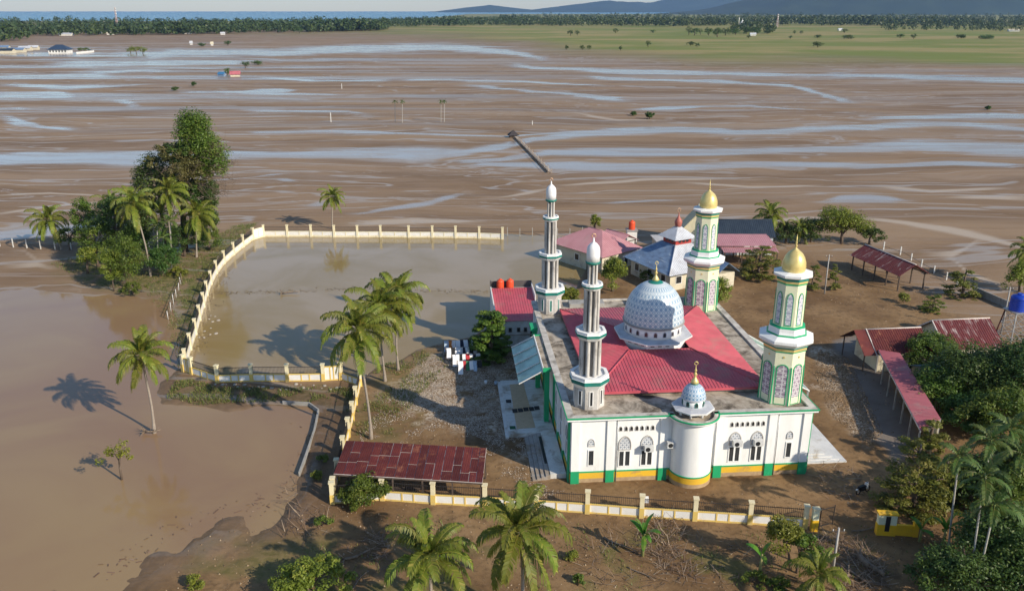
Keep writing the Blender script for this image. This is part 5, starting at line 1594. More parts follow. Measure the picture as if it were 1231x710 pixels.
for i, (x, y) in enumerate(((475, 147), (483.5, 148), (530, 147), (534, 147))):
    areca((x, y), (x - .3 + .2 * i, 122), 1.5, ('thin areca palm of the left pair far out on the mud flat' if i < 2 else 'thin areca palm of the closely spaced pair far out on the mud flat'), 'pairs of thin palms on the mud flat', r=.12, seed=20 + i, nf=8)
for i, (b, tp) in enumerate((((206, 322), (204, 265)), ((190, 318), (188, 270)), ((196, 325), (196, 285)))):
    areca(b, tp, 2.0, ('areca palm with bare grey trunk under the tall tree of the grove', 'areca palm between the tall palm and the tall tree of the grove', 'short areca palm at the foot of the grove')[i], None, seed=30 + i)


def unit(n, rs):
    v = rs.normal(size=(n, 3)); return v / np.linalg.norm(v, axis=1)[:, None]


def leaf_cloud(C, Rr, per, size, flat, rs, upb=.6, asp=.45):
    n = len(C) * per
    c = np.repeat(C, per, 0); r = np.repeat(Rr, per)
    u = unit(n, rs); rad = rs.rand(n) ** .45
    p = c + u * (r * rad)[:, None] * np.array([1, 1, flat])
    nn = u * .5 + unit(n, rs) * .6 + np.array([0, 0, upb]); nn /= np.linalg.norm(nn, axis=1)[:, None]
    d = np.cross(nn, unit(n, rs)); d /= np.linalg.norm(d, axis=1)[:, None] + 1e-6
    s = np.cross(nn, d)
    L = (size * rs.uniform(.6, 1.25, n))[:, None]
    V = np.stack([p - d * L, p + s * L * asp, p + d * L, p - s * L * asp], 1).reshape(-1, 3)
    F = np.arange(n * 4).reshape(n, 4)
    ct = np.repeat(rs.rand(len(C)), per)
    tint = np.clip(.55 * ct + .45 * rs.rand(n), 0, 1)
    return V, F, tint


def tree(base, crown, rx, rz, label, mat=LEAF_M, kind='round', nc=70, per=60, leaf=.26, name='tree', cat='tree', trunk=.2, seed=0, group=None, lumps=None, bare=0, ry=None, cr=None, extra=()):
    """broadleaf tree; crown is the picture point of the crown's heart, rx and rz its half sizes in metres"""
    rs = np.random.RandomState(seed + 1000)
    b = at(*base)
    zc = zat(b.x, b.y, crown[1]); d = b.y * CT - (zc - HC) * ST
    dx = (crown[0] - CX) / FPX * d - b.x
    ctr = np.array([dx, 0, zc])
    t = thing(name, label, cat, b, 0, group)
    ry = ry or rx
    C = []
    lumps = lumps or [(0, 0, 0, 1.0)]
    if kind == 'round':
        for lx, ly, lz, ls in lumps:
            k = max(6, int(nc * ls * ls / sum(l[3] ** 2 for l in lumps)))
            u = unit(k, rs); u[:, 2] = np.where(u[:, 2] < -.55, -u[:, 2], u[:, 2])
            rr = (.45 + .55 * rs.rand(k) ** .5) * (.75 + .5 * vnoise(u[:, 0] * 2.2 + seed, u[:, 1] * 2.2 + u[:, 2] * 1.7, seed))
            C.append(ctr + np.array([lx, ly, lz]) + u * rr[:, None] * np.array([rx * ls, ry * ls, rz * ls]))
        C = np.concatenate(C); Rr = (cr or .30 * min(rx, rz) + .15) * rs.uniform(.7, 1.3, len(C)); flat = .75
    elif kind == 'layer':       # tiers of flat sprays
        nt_ = max(4, int(rz * 2 / .62)); 
        for i in range(nt_):
            s = i / (nt_ - 1); zz = -rz + 2 * rz * s
            w_ = rx * (1.0 - .58 * s ** 1.5) * (.75 if i == 0 else 1)
            k = max(5, int(nc / nt_ * (1.4 - .9 * s)))
            a = rs.rand(k) * 6.283; rr = w_ * (.15 + .85 * rs.rand(k) ** .55)
            C.append(ctr + np.stack([np.cos(a) * rr, np.sin(a) * rr, zz + rs.normal(size=k) * .26 - .09 * rr], -1))
        C = np.concatenate(C); Rr = np.full(len(C), cr or .13 * rx + .2) * rs.uniform(.7, 1.5, len(C)); flat = .30
    leaf *= .68; per = int(per * (1.5 if kind == 'round' else 1.3))
    V, F, tint = leaf_cloud(C, Rr, per, leaf, flat, rs, .9 if kind == 'layer' else .6)
    link('crown', np_mesh('crown', V, F, mat, tint), t)
    for (lx, ly, lz, ex, ez, m2, k2, p2, l2) in extra:
        u = unit(k2, rs); c2 = ctr + np.array([lx, ly, lz]) + u * (.3 + .7 * rs.rand(k2))[:, None] * np.array([ex, ex, ez])
        V, F, tint = leaf_cloud(c2, np.full(k2, .22 * min(ex, ez) + .2) * rs.uniform(.6, 1.4, k2), p2, l2, .7, rs, .5)
        link('crown', np_mesh('crown', V, F, m2, tint), t)
    mb = MB()
    low = C[:, 2].min()
    hgt = max(low + .35 * (C[:, 2].max() - low), .4) if kind == 'round' else C[:, 2].max()
    j = rs.rand() * .4 * trunk * 3
    tp = Vector((dx * .8 + j, 0, hgt))
    mb.tube([(0, 0, -.4), (dx * .25 - j * .6, j, hgt * .4), tuple(tp)], [trunk * 1.3, trunk, trunk * .45], 8)
    for q in C[rs.permutation(len(C))[:max(6, min(16, len(C) // 5))]]:
        s = rs.uniform(.45, .95); st = Vector((dx * .5 * s, 0, hgt * s)) if kind == 'round' else Vector((dx * s, 0, min(hgt * .98, max(.3, q[2] - .3))))
        e = Vector(q); m_ = st.lerp(e, .5) + UP * .15
        mb.tube([st, m_, e], [trunk * .42, trunk * .28, trunk * .1], 5)
    if bare:
        for k in range(bare):
            u = unit(1, rs)[0]; u[0] = abs(u[0]) if k % 4 else u[0]; e = ctr + u * np.array([rx, ry, rz * .75]) * rs.uniform(1.0, 1.3) + np.array([rx * .3, 0, 0])
            st = ctr + u * np.array([rx, ry, rz]) * .5
            mm = (st + e) / 2 + rs.normal(size=3) * .5
            mb.tube([st, mm, e], [.05, .035, .015], 4)
            for q in range(5):
                f = mm + (e - mm) * rs.rand() + rs.normal(size=3) * .05; mb.tube([f, f + rs.normal(size=3) * .9 + np.array([0, 0, .3])], [.018, .008], 3)
    mb.build('trunk', BARK, t)
    return t


# the grove on the left
OLIVE = leafmat('olive_leaf', (.105, .115, .030), (.15, .15, .045), (.24, .20, .09), .3, .1)
tree((222, 302), (228, 200), 6.0, 7.5, 'tall vine covered tree with dense crown and bare outer twigs in the grove', LEAF_M, nc=120, per=90, leaf=.32, trunk=.5, seed=1, bare=70,
     lumps=[(1.6, 0, 6.2, .42), (3.2, 0, 3.4, .42), (0.8, 0, 4.4, .40), (4.0, 0, 0.4, .36)],
     extra=[(0, -2.0, .6, 3.4, 3.2, OLIVE, 50, 100, .18), (-.5, 0, 3.0, 3.4, 2.6, LEAF_D, 46, 110, .20), (-3.6, 0, 2.0, 3.0, 2.2, OLIVE, 40, 90, .18), (-7.0, 0, 1.0, 1.7, 1.2, OLIVE, 12, 70, .18), (1.5, 0, -.6, 3.6, 3.0, OLIVE, 50, 100, .18), (5.2, 0, 1.0, 2.4, 3.6, OLIVE, 26, 55, .16), (-1.0, 0, -4.0, 3.6, 3.0, LEAF_D, 50, 110, .2), (2.6, 0, -5.5, 3.0, 3.2, LEAF_D, 40, 100, .2)])
tree((200, 296), (188, 218), 4.2, 4.4, 'tall dark tree leaning out beside the vine covered tree', LEAF_D, nc=90, per=75, leaf=.28, trunk=.3, seed=101)
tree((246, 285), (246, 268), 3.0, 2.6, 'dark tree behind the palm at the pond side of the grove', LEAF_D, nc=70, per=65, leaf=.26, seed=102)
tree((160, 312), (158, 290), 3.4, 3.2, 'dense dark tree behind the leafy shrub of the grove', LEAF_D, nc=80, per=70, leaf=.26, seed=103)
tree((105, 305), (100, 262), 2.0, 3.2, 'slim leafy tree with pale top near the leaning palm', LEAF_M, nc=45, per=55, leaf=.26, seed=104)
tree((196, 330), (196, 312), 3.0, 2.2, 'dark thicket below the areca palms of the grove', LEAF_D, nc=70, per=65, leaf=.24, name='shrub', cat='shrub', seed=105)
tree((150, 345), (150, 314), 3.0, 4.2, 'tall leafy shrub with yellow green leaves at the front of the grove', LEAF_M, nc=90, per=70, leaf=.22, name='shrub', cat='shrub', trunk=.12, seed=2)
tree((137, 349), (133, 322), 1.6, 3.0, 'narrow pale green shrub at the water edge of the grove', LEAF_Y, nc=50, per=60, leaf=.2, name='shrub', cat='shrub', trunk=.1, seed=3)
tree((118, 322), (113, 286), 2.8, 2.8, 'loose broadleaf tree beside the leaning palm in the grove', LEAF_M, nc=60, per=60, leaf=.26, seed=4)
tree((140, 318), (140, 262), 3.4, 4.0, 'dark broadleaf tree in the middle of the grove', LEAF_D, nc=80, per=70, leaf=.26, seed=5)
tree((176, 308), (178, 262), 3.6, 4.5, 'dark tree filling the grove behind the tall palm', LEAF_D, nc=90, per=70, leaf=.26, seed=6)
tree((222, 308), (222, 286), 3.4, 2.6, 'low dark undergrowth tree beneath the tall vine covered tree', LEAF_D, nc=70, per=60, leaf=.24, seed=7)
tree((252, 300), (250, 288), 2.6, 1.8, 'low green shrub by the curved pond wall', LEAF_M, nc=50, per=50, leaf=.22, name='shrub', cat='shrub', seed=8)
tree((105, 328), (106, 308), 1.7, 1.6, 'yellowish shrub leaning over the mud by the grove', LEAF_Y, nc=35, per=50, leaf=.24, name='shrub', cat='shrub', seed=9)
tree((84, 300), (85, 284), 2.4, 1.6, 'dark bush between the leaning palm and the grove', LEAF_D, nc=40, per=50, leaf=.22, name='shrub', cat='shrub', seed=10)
tree((215, 332), (214, 326), 1.5, .8, 'low grassy shrub beside the stake fence', LEAF_Y, nc=30, per=40, leaf=.2, name='shrub', cat='shrub', seed=11)
tree((160, 352), (163, 346), 2.0, .8, 'low shrub along the muddy shore of the grove', LEAF_M, nc=30, per=40, leaf=.2, name='shrub', cat='shrub', seed=12)
tree((146, 574), (142, 546), 1.5, 1.1, 'small bare stemmed sapling with sparse leaves in the flood water', LEAF_Y, nc=12, per=26, leaf=.22, name='sapling', cat='sapling', trunk=.09, seed=13, cr=.45)
# around the mosque
tree((592, 432), (590, 401), 2.8, 2.8, 'layered broadleaf tree standing between the laundry and the washroom block', LEAF_M, 'layer', nc=150, per=120, leaf=.26, trunk=.2, seed=14)
tree((737, 350), (737, 328), 2.0, 2.4, 'bright green tree between the columned minarets', LEAF_Y, nc=50, per=60, leaf=.26, seed=15)
tree((684, 372), (684, 356), 1.7, 1.2, 'low yellow green bush beside the rear columned minaret', LEAF_Y, nc=35, per=50, leaf=.24, name='shrub', cat='shrub', seed=16)
tree((634, 364), (633, 352), .8, 1.0, 'small potted looking bush beside the washroom roof', LEAF_M, nc=18, per=40, leaf=.2, name='shrub', cat='shrub', seed=17)
tree((864, 372), (862, 350), 1.7, 2.2, 'narrow yellow green tree behind the rear gold minaret', LEAF_Y, nc=45, per=55, leaf=.24, seed=18)
tree((722, 340), (716, 348), 1.6, 1.3, 'low bush behind the front columned minaret', LEAF_M, nc=30, per=50, leaf=.24, name='shrub', cat='shrub', seed=19)
tree((790, 338), (785, 331), 2.4, .9, 'row of low green bushes in front of the old prayer hall', LEAF_M, nc=36, per=50, leaf=.24, name='shrub', cat='shrub', seed=20)
tree((715, 275), (716, 266), .9, 1.5, 'small yellowish tree behind the pink roofed house', LEAF_Y, nc=22, per=40, leaf=.26, seed=21)
tree((912, 334), (914, 313), 4.0, 2.1, 'wide feathery layered tree beside the pink open shed', LEAF_F, 'layer', nc=80, per=80, leaf=.26, seed=22)
tree((1004, 348), (1004, 331), 1.2, 1.5, 'small layered tree next to the pale utility pole', LEAF_F, 'layer', nc=32, per=50, leaf=.22, trunk=.09, seed=23)
tree((976, 347), (978, 332), 1.3, 1.5, 'small feathery tree behind the front gold minaret', LEAF_F, 'layer', nc=32, per=50, leaf=.22, trunk=.09, seed=24)
tree((1012, 293), (1012, 270), 4.4, 3.6, 'broad light green tree by the mud flat edge', LEAF_Y, nc=85, per=65, leaf=.3, trunk=.25, seed=25, lumps=[(0, 0, 0, .75), (-2, 0, .8, .6), (2.2, 0, -.3, .6)])
tree((1045, 293), (1046, 282), 2.6, 1.6, 'dark low tree next to the broad light green tree', LEAF_D, nc=40, per=55, leaf=.26, seed=26)
tree((945, 292), (945, 281), 3.4, 1.9, 'dark bushes under the coconut palm by the navy hall', LEAF_D, nc=55, per=55, leaf=.26, name='shrub', cat='shrub', seed=27)
tree((975, 291), (978, 278), 3.0, 2.4, 'dark upright bush between the short palm and the broad tree', LEAF_D, nc=55, per=55, leaf=.26, seed=28)
tree((1158, 357), (1157, 341), 2.9, 2.0, 'feathery layered tree at the end of the white posts', LEAF_F, 'layer', nc=70, per=75, leaf=.24, seed=29)
tree((1122, 374), (1122, 364), 1.9, 1.2, 'small feathery tree above the cream gable cottage', LEAF_F, 'layer', nc=40, per=55, leaf=.22, trunk=.1, seed=30)
tree((1087, 364), (1087, 357), .8, .7, 'tiny sapling on the mud before the maroon shed', LEAF_Y, nc=14, per=35, leaf=.2, name='sapling', cat='sapling', trunk=.05, seed=31)
tree((1226, 350), (1226, 335), 2.0, 2.2, 'light green tree beyond the blue water tank', LEAF_Y, nc=40, per=50, leaf=.26, seed=32)
# dark trees on the right
tree((1128, 448), (1122, 426), 3.2, 2.3, 'rounded bright topped tree in front of the rusty cottage', LEAF_M, nc=85, per=75, leaf=.25, seed=33)
tree((1122, 492), (1128, 468), 3.0, 2.5, 'broadleaf tree leaning over the long pink shed', LEAF_M, nc=85, per=75, leaf=.25, seed=34)
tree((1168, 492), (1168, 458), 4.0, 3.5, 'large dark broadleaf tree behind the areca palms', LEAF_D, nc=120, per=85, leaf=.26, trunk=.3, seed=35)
tree((1207, 482), (1206, 452), 3.8, 3.1, 'dense rounded tree below the water tower', LEAF_M, nc=110, per=85, leaf=.26, trunk=.3, seed=36)
tree((1240, 505), (1236, 460), 4.0, 4.2, 'tall dark tree next to the dense rounded tree below the water tower', LEAF_D, nc=100, per=80, leaf=.26, trunk=.3, seed=37)
tree((1165, 520), (1164, 499), 2.6, 1.9, 'low dark tree over the sandy clearing', LEAF_D, nc=55, per=75, leaf=.25, seed=38)
tree((1205, 530), (1203, 500), 3.4, 3.0, 'leafy mid green tree among the areca crowns', LEAF_M, nc=80, per=75, leaf=.25, seed=39)
tree((1098, 612), (1098, 574), 3.3, 2.9, 'wide feathery layered tree beside the motorcycle yard', LEAF_F, 'layer', nc=110, per=95, leaf=.22, trunk=.18, seed=40)
tree((1134, 606), (1132, 582), 2.4, 2.2, 'smaller feathery tree behind the wide layered one', LEAF_F, 'layer', nc=70, per=80, leaf=.22, seed=41)
tree((1118, 545), (1118, 522), 2.0, 1.4, 'feathery shoots at the end of the long pink shed', LEAF_F, 'layer', nc=40, per=60, leaf=.22, seed=42)
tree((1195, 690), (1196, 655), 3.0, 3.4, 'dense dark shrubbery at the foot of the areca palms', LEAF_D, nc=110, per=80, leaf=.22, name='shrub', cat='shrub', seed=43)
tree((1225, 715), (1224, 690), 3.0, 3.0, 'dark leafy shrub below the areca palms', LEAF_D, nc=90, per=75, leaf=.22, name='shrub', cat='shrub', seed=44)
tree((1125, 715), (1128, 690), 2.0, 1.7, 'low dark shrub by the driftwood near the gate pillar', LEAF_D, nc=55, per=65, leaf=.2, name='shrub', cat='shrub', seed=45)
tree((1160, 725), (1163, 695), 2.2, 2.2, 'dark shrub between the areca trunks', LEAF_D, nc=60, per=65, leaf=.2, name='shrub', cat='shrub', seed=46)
tree((1228, 600), (1224, 570), 2.8, 3.2, 'dark tree behind the areca palms', LEAF_D, nc=80, per=70, leaf=.24, seed=47)
tree((1168, 600), (1165, 578), 2.6, 2.6, 'dark broadleaf tree beside the smaller feathery tree', LEAF_D, nc=70, per=70, leaf=.24, seed=48)
tree((1205, 615), (1206, 592), 2.6, 2.6, 'mid green tree behind the leaning areca', LEAF_M, nc=70, per=70, leaf=.24, seed=49)
# in front of the fence
tree((438, 603), (438, 589), 1.9, 1.25, 'bushy green shrub pushing through the fence by the rusty shed', LEAF_M, nc=60, per=70, leaf=.19, name='shrub', cat='shrub', trunk=.08, seed=50)
tree((372, 716), (370, 697), 3.0, 1.3, 'yellow green bush on the bank of the flood', LEAF_Y, nc=75, per=75, leaf=.2, name='shrub', cat='shrub', seed=51)
tree((951, 685), (941, 642), 1.3, 1.2, 'small tree with bright leaves in front of the fence end', LEAF_Y, nc=36, per=60, leaf=.19, trunk=.09, seed=52)
tree((957, 688), (966, 660), 1.3, 1.1, 'small leafy tree next to the bright one by the gate post', LEAF_M, nc=36, per=60, leaf=.19, trunk=.09, seed=53)
for i, (x, y, r_, lb) in enumerate(((388, 632, .7, 'weedy shrub on the flood bank by the stake pile'), (905, 700, .9, 'low green weeds in the mud before the fence'), (938, 706, .8, 'low bush beside the young banana'), (382, 575, .5, 'tuft of green on the flood bank'), (388, 556, .5, 'yellow tuft on the flood bank kerb'), (688, 672, .5, 'sparse green weeds on the open mud'), (697, 700, .4, 'small weeds near the large coconut palm'), (235, 705, .8, 'small green bush at the muddy shore'))):
    tree((x, y), (x, y - 5), r_, r_ * .6, lb, LEAF_Y if i % 2 else LEAF_M, nc=14, per=40, leaf=.16, name='shrub', cat='shrub', trunk=.04, seed=60 + i)


def blade_mesh(L, wd, e0, bend, seed):
    rs = np.random.RandomState(seed); n = 8; p = np.zeros(3); a = e0; V, F, Tn = [], [], []
    for i in range(n + 1):
        s = i / n; w2 = wd * math.sin(math.pi * (.08 + .9 * s)) ** .6
        dr = rs.uniform(.05, .2) * w2
        V += [p + np.array([0, w2, -dr]), p.copy(), p + np.array([0, -w2, -dr])]
        p = p + L / n * np.array([math.cos(a), 0, math.sin(a)]); a -= bend / n * (.4 + 1.2 * s)
    for i in range(n):
        for k in range(2): F.append((i * 3 + k, i * 3 + k + 1, i * 3 + 4 + k, i * 3 + 3 + k)); Tn.append(.2 + .6 * rs.rand())
    return np_mesh('leaf', np.array(V), np.array(F), BANL, Tn)


BANM = [blade_mesh(1.9, .26, R(80), R(60), 1), blade_mesh(2.0, .28, R(62), R(100), 2), blade_mesh(1.8, .26, R(40), R(110), 3), blade_mesh(1.5, .24, R(-30), R(50), 4)]


def banana(base, h, label, nl, size, seed):
    rs = random.Random(seed); t = thing('banana_plant', label, 'banana plant', at(*base))
    MB().tube([(0, 0, -.3), (.04, 0, h * .6), (.06, .03, h)], [.16, .12, .07], 8).build('stem', pm('banana_stem', (.20, .24, .08), (.28, .22, .1), 2, .6), t)
    for k in range(nl):
        link('leaf', BANM[k % 4], t, (.06, .03, h * (.9 + .1 * (k % 3 == 0))), (rs.uniform(-.2, .2), 0, R(137.5 * k + rs.uniform(-20, 20))), size * rs.uniform(.8, 1.1))


banana((772, 668), 2.2, 'banana plant with torn hanging leaves amid driftwood', 8, .95, 1)
banana((912, 695), 2.3, 'young banana plant with two upright leaves', 4, .8, 2)
banana((1133, 655), 1.6, 'banana plant beside the yellow gate wing wall', 6, 1.0, 3)
banana((1105, 650), 1.2, 'small banana plant behind the yellow gate pillar', 5, .8, 4)


# ================================================================== SMALL THINGS
rs0 = random.Random(5)
# laundry drying beside the layered tree
CLO = {'white': pm('white_cloth', (.82, .82, .84), (.74, .75, .77), 3, .9, .2), 'navy': pm('navy_cloth', (.03, .035, .06), None, 3, .9), 'black': pm('black_cloth', (.025, .025, .027), None, 3, .9),
       'red': pm('red_cloth', (.45, .04, .05), None, 3, .9), 'orange': pm('orange_cloth', (.6, .2, .05), None, 3, .9), 'pale blue': pm('blue_cloth', (.40, .50, .62), None, 3, .9), 'green': pm('green_cloth', (.05, .2, .09), None, 3, .9)}
for li, (a, b, seq) in enumerate((((533, 421), (572, 419), ['pale blue', 'orange', 'white', 'white', 'navy', 'white', 'black', 'white']),
                                  ((536, 430), (574, 428), ['white', 'black', 'white', 'white', 'navy', 'white', 'black', 'white']),
                                  ((543, 438), (577, 436), ['white', 'white', 'black', 'white', 'red', 'white', 'navy', 'white']),
                                  ((550, 446), (579, 445), ['white', 'red', 'green', 'white', 'pale blue', 'black']))):
    A, B = at(*a), at(*b); L = (B - A).length; ang = math.atan2(B.y - A.y, B.x - A.x)
    t = thing('clothes_line', ('clothes line of laundry nearest the pond shore', 'second clothes line from the pond shore', 'third clothes line from the pond shore', 'last clothes line, nearest the littered yard')[li], 'clothes line', A, ang)
    for x in (0, L): MB().tube([(x, 0, -.3), (x, 0, 1.45)], .04, 6).build('pole', WOOD, t)
    MB().tube([(0, 0, 1.4), (L / 2, 0, 1.33), (L, 0, 1.4)], .012, 4).build('line', BLACKM, t)
    n = len(seq); x = .1
    for k, cn in enumerate(seq):
        wd = (L - .2) / n * rs0.uniform(.9, 1.3); h = rs0.uniform(.95, 1.3) if cn in ('white', 'pale blue') else rs0.uniform(.6, 1.1); kk = 5
        V = []; F = []
        lean = rs0.uniform(-1.3, -.7)
        for j in range(kk + 1):
            for i in range(5):
                u = i / 4; v = j / kk
                V.append((u * wd + .03 * math.sin(v * 5 + k), lean * v * h * .8 + .06 * math.sin(u * 9 + k) * v, -v * h))
        for j in range(kk):
            for i in range(4): F.append((j * 5 + i, j * 5 + i + 1, j * 5 + 6 + i, j * 5 + 5 + i))
        me = np_mesh('laundry', np.array(V), np.array(F), CLO[cn], smooth=True)
        o = link('laundry_cloth', me, None, A + Vector((math.cos(ang) * x, math.sin(ang) * x, 1.34)), (0, 0, ang))
        tag(o, '%s cloth hanging on %s' % (cn, ('the clothes line nearest the pond shore', 'the second clothes line from the pond', 'the third clothes line from the pond', 'the clothes line nearest the littered yard')[li]), 'cloth', 'laundry on line %s' % ('one', 'two', 'three', 'four')[li])
        x += (L - .2) / n
# white cloth over the fence railing
p = at(774, 618)
o = MB().slab([(p.x - .3, p.y - .1, 1.25), (p.x + .35, p.y - .12, 1.25), (p.x + .32, p.y - .02, 1.86), (p.x - .28, p.y - .02, 1.88)], .02).build('hanging_cloth', CLO['white']); tag(o, 'white cloth draped over the black fence railing', 'cloth')

# motorcycle in the yard
mc = thing('motorcycle', 'small black and white motorcycle parked on the mud by the gateway', 'motorcycle', at(1037, 592), R(28))
TYRE = pm('tyre_rubber', (.02, .02, .02), None, 3, .8)
for x in (-.62, .62):
    wh = MB().tube([(x + .27 * math.cos(R(a)), 0, .29 + .27 * math.sin(R(a))) for a in range(0, 361, 24)], .05, 6).build('wheel', TYRE, mc)
    MB().lathe([(.06, -.04), (.06, .04)], 10).build('hub', STEEL, wh)
    wh.children[0].location = (x, 0, .29); wh.children[0].rotation_euler = (R(90), 0, 0)
MB().box(-.35, .2, -.12, .12, .30, .58).build('engine', BLACKM, mc)
MB().prism([(-.75, -.1), (.1, -.12), (.35, -.08), (.35, .08), (.1, .12), (-.75, .1)], .58, .74).build('body', pm('bike_paint', (.03, .03, .04), None, 2, .25), mc)
MB().box(-.6, .1, -.13, .13, .74, .83).build('seat', pm('bike_seat', (.02, .02, .02), None, 2, .6), mc)
MB().prism([(.3, -.16), (.5, -.12), (.5, .12), (.3, .16)], .45, .95).build('leg_shield', WHITE, mc)
MB().bar((.62, .0, .29), (.42, 0, 1.0), .07, .09).build('fork', STEEL, mc)
MB().tube([(.36, -.34, 1.04), (.42, 0, 1.0), (.36, .34, 1.04)], .02, 6).build('handlebar', BLACKM, mc)
MB().lathe([(.02, 0), (.09, .03), (.1, .12), (.05, .16)], 10, .5, 0).build('headlight', STEEL, mc).location = (0, 0, .86)
MB().box(-.95, -.72, -.07, .07, .55, .62).build('mudguard', WHITE, mc)
MB().bar((-.05, .12, .35), (-.12, .28, 0), .03, .03).build('kick_stand', STEEL, mc)

# footbridge across the channel
a, b = at(661, 208), at(620, 166)
fb = thing('footbridge', 'long narrow wooden footbridge stranded across the flooded channel', 'bridge', (a.x, a.y, 0), math.atan2(b.y - a.y, b.x - a.x)); L = (b - a).length
PLANK = pm('weathered_plank', (.44, .36, .28), (.34, .27, .21), 3, .9, .2, rand=.3)
n = 46
pmesh = MB().box(-L / n * .46, L / n * .46, -.45, .45, .55, .63).mesh('plank', PLANK)
for k in range(n): link('plank', pmesh, fb, ((k + .5) * L / n, 0, 0))
for s in (-.5, .5):
    MB().bar((0, s, .48), (L, s, .48), .12, .14).build('stringer', PLANK, fb)
    MB().bar((0, s, 1.25), (L * .86, s, 1.25), .06, .07).build('handrail', PLANK, fb)
    for k in range(13): MB().box(k * L / 12 - .07, k * L / 12 + .07, s - .05, s + .05, -.5, 1.3 if k < 11 else .6).build('post', PLANK, fb)
ht = at(617, 165)
house('hut', 'dark thatched hut at the far end of the footbridge', 'hut', ht, R(10), 2.6, 2.4, 1.2, 1.2, pm('dark_thatch', (.04, .035, .04), (.06, .05, .05), 2, .95, .3), DWOOD, 'hip', 'x', .6, 0)
for i, (x, y, yt) in enumerate(((398, 147, 136), (411, 107, 101), (640, 150, 146))):
    p = at(x, y); h = zat(p.x, p.y, yt)
    tag(MB().box(-.14, .14, -.14, .14, -.3, h).box(-.2, .2, -.2, .2, h, h + .15).build('marker_post', WHITEP), ('pale marker post standing on the mud beyond the small palm', 'pale marker post far out near the wet sheet', 'low pale marker post past the footbridge hut')[i], 'post').location = p

# kerb along the flood bank
kb = [at(*q) for q in ((340, 484), (372, 486), (383, 494), (378, 518), (369, 545), (360, 570))]
mb = MB()
for i in range(len(kb) - 1): mb.bar(kb[i] + UP * .02, kb[i + 1] + UP * .02, .16, .5)
tag(mb.build('kerb', GREYC), kind='structure')


def in_poly(n, poly, rs):
    xs = [p[0] for p in poly]; ys = [p[1] for p in poly]
    X = rs.uniform(min(xs), max(xs), n * 3); Y = rs.uniform(min(ys), max(ys), n * 3)
    k = sdist(X, Y, poly) > 0
    return X[k][:n], Y[k][:n]


def blades(name, label, zones, mat, hmin, hmax, wd, seed, kind='stuff', lie=0.0):
    """short blades standing or lying on the ground"""
    rs = np.random.RandomState(seed); Xs, Ys = [], []
    for poly, n, thr in zones:
        X, Y = in_poly(n, poly, rs); k = fbm(X * .5, Y * .5, seed) > thr
        Xs.append(X[k]); Ys.append(Y[k])
    X = np.concatenate(Xs); Y = np.concatenate(Ys); n = len(X)
    z = field(X, Y)[0] + .0
    a = rs.rand(n) * 6.283; h = rs.uniform(hmin, hmax, n); tilt = rs.rand(n) * .8 + lie
    d = np.stack([np.cos(a) * np.sin(tilt), np.sin(a) * np.sin(tilt), np.cos(tilt)], -1)
    s = np.stack([-np.sin(a), np.cos(a), 0 * a], -1) * wd
    B = np.stack([X, Y, z], -1) + np.array([0, 0, .02])
    T = B + d * h[:, None]
    V = np.stack([B - s, B + s, T + s * .3, T - s * .3], 1).reshape(-1, 3)
    o = link(name, np_mesh(name, V, np.arange(n * 4).reshape(n, 4), mat, rs.rand(n)))
    return tag(o, label, None, None, kind)


GRASSM = leafmat('grass_blades', (.09, .13, .025), (.14, .17, .035), (.30, .25, .09), .25, 0)
STRAWM = leafmat('straw_litter', (.30, .23, .16), (.46, .39, .31), (.68, .61, .52), .05, 0)
LITT = W2([(430, 520), (470, 470), (560, 480), (680, 590), (640, 605), (590, 570), (440, 545)])
STICKM = leafmat('driftwood_sticks', (.11, .072, .045), (.19, .13, .08), (.36, .28, .19), 0, 0)
SOUTH = [(-17, 45), (30, 45), (34, 62), (24, 60.5), (-16, 63.5), (-19, 55)]
tag(blades('grass', 'short grass on the banks and yard', [(GRASS1, 9000, .42), (GRASS2, 6000, .45), (GRASS3, 4500, .52), (LEFTG, 9000, .45), (SOUTH, 5000, .60)], GRASSM, .12, .35, .035, 301), cat='grass')
tag(blades('litter', 'pale straw and coconut husk litter over the yard', [(STRAW, 30000, .36), (LITT, 9000, .50)], STRAWM, .05, .18, .032, 302, lie=.75), cat='litter')
DEB1 = W2([(760, 648), (790, 612), (830, 618), (815, 660), (850, 700), (800, 690)]); DEB2 = W2([(968, 645), (1010, 640), (1060, 670), (1070, 705), (1010, 715), (985, 680)]); DEB3 = W2([(415, 650), (465, 640), (470, 690), (420, 680)])
DEB4 = W2([(330, 560), (395, 610), (400, 700), (310, 705), (350, 620)]); DEB5 = W2([(700, 640), (900, 640), (960, 700), (690, 705)]); DEB6 = W2([(985, 545), (1030, 560), (1040, 610), (990, 600)])
tag(blades('driftwood', 'tangled driftwood sticks washed over the mud', [(DEB1, 420, .36), (DEB2, 700, .36), (DEB3, 220, .4), (DEB4, 300, .5), (DEB5, 500, .5), (DEB6, 200, .4)], STICKM, .3, 1.6, .036, 303, lie=.85), cat='driftwood')


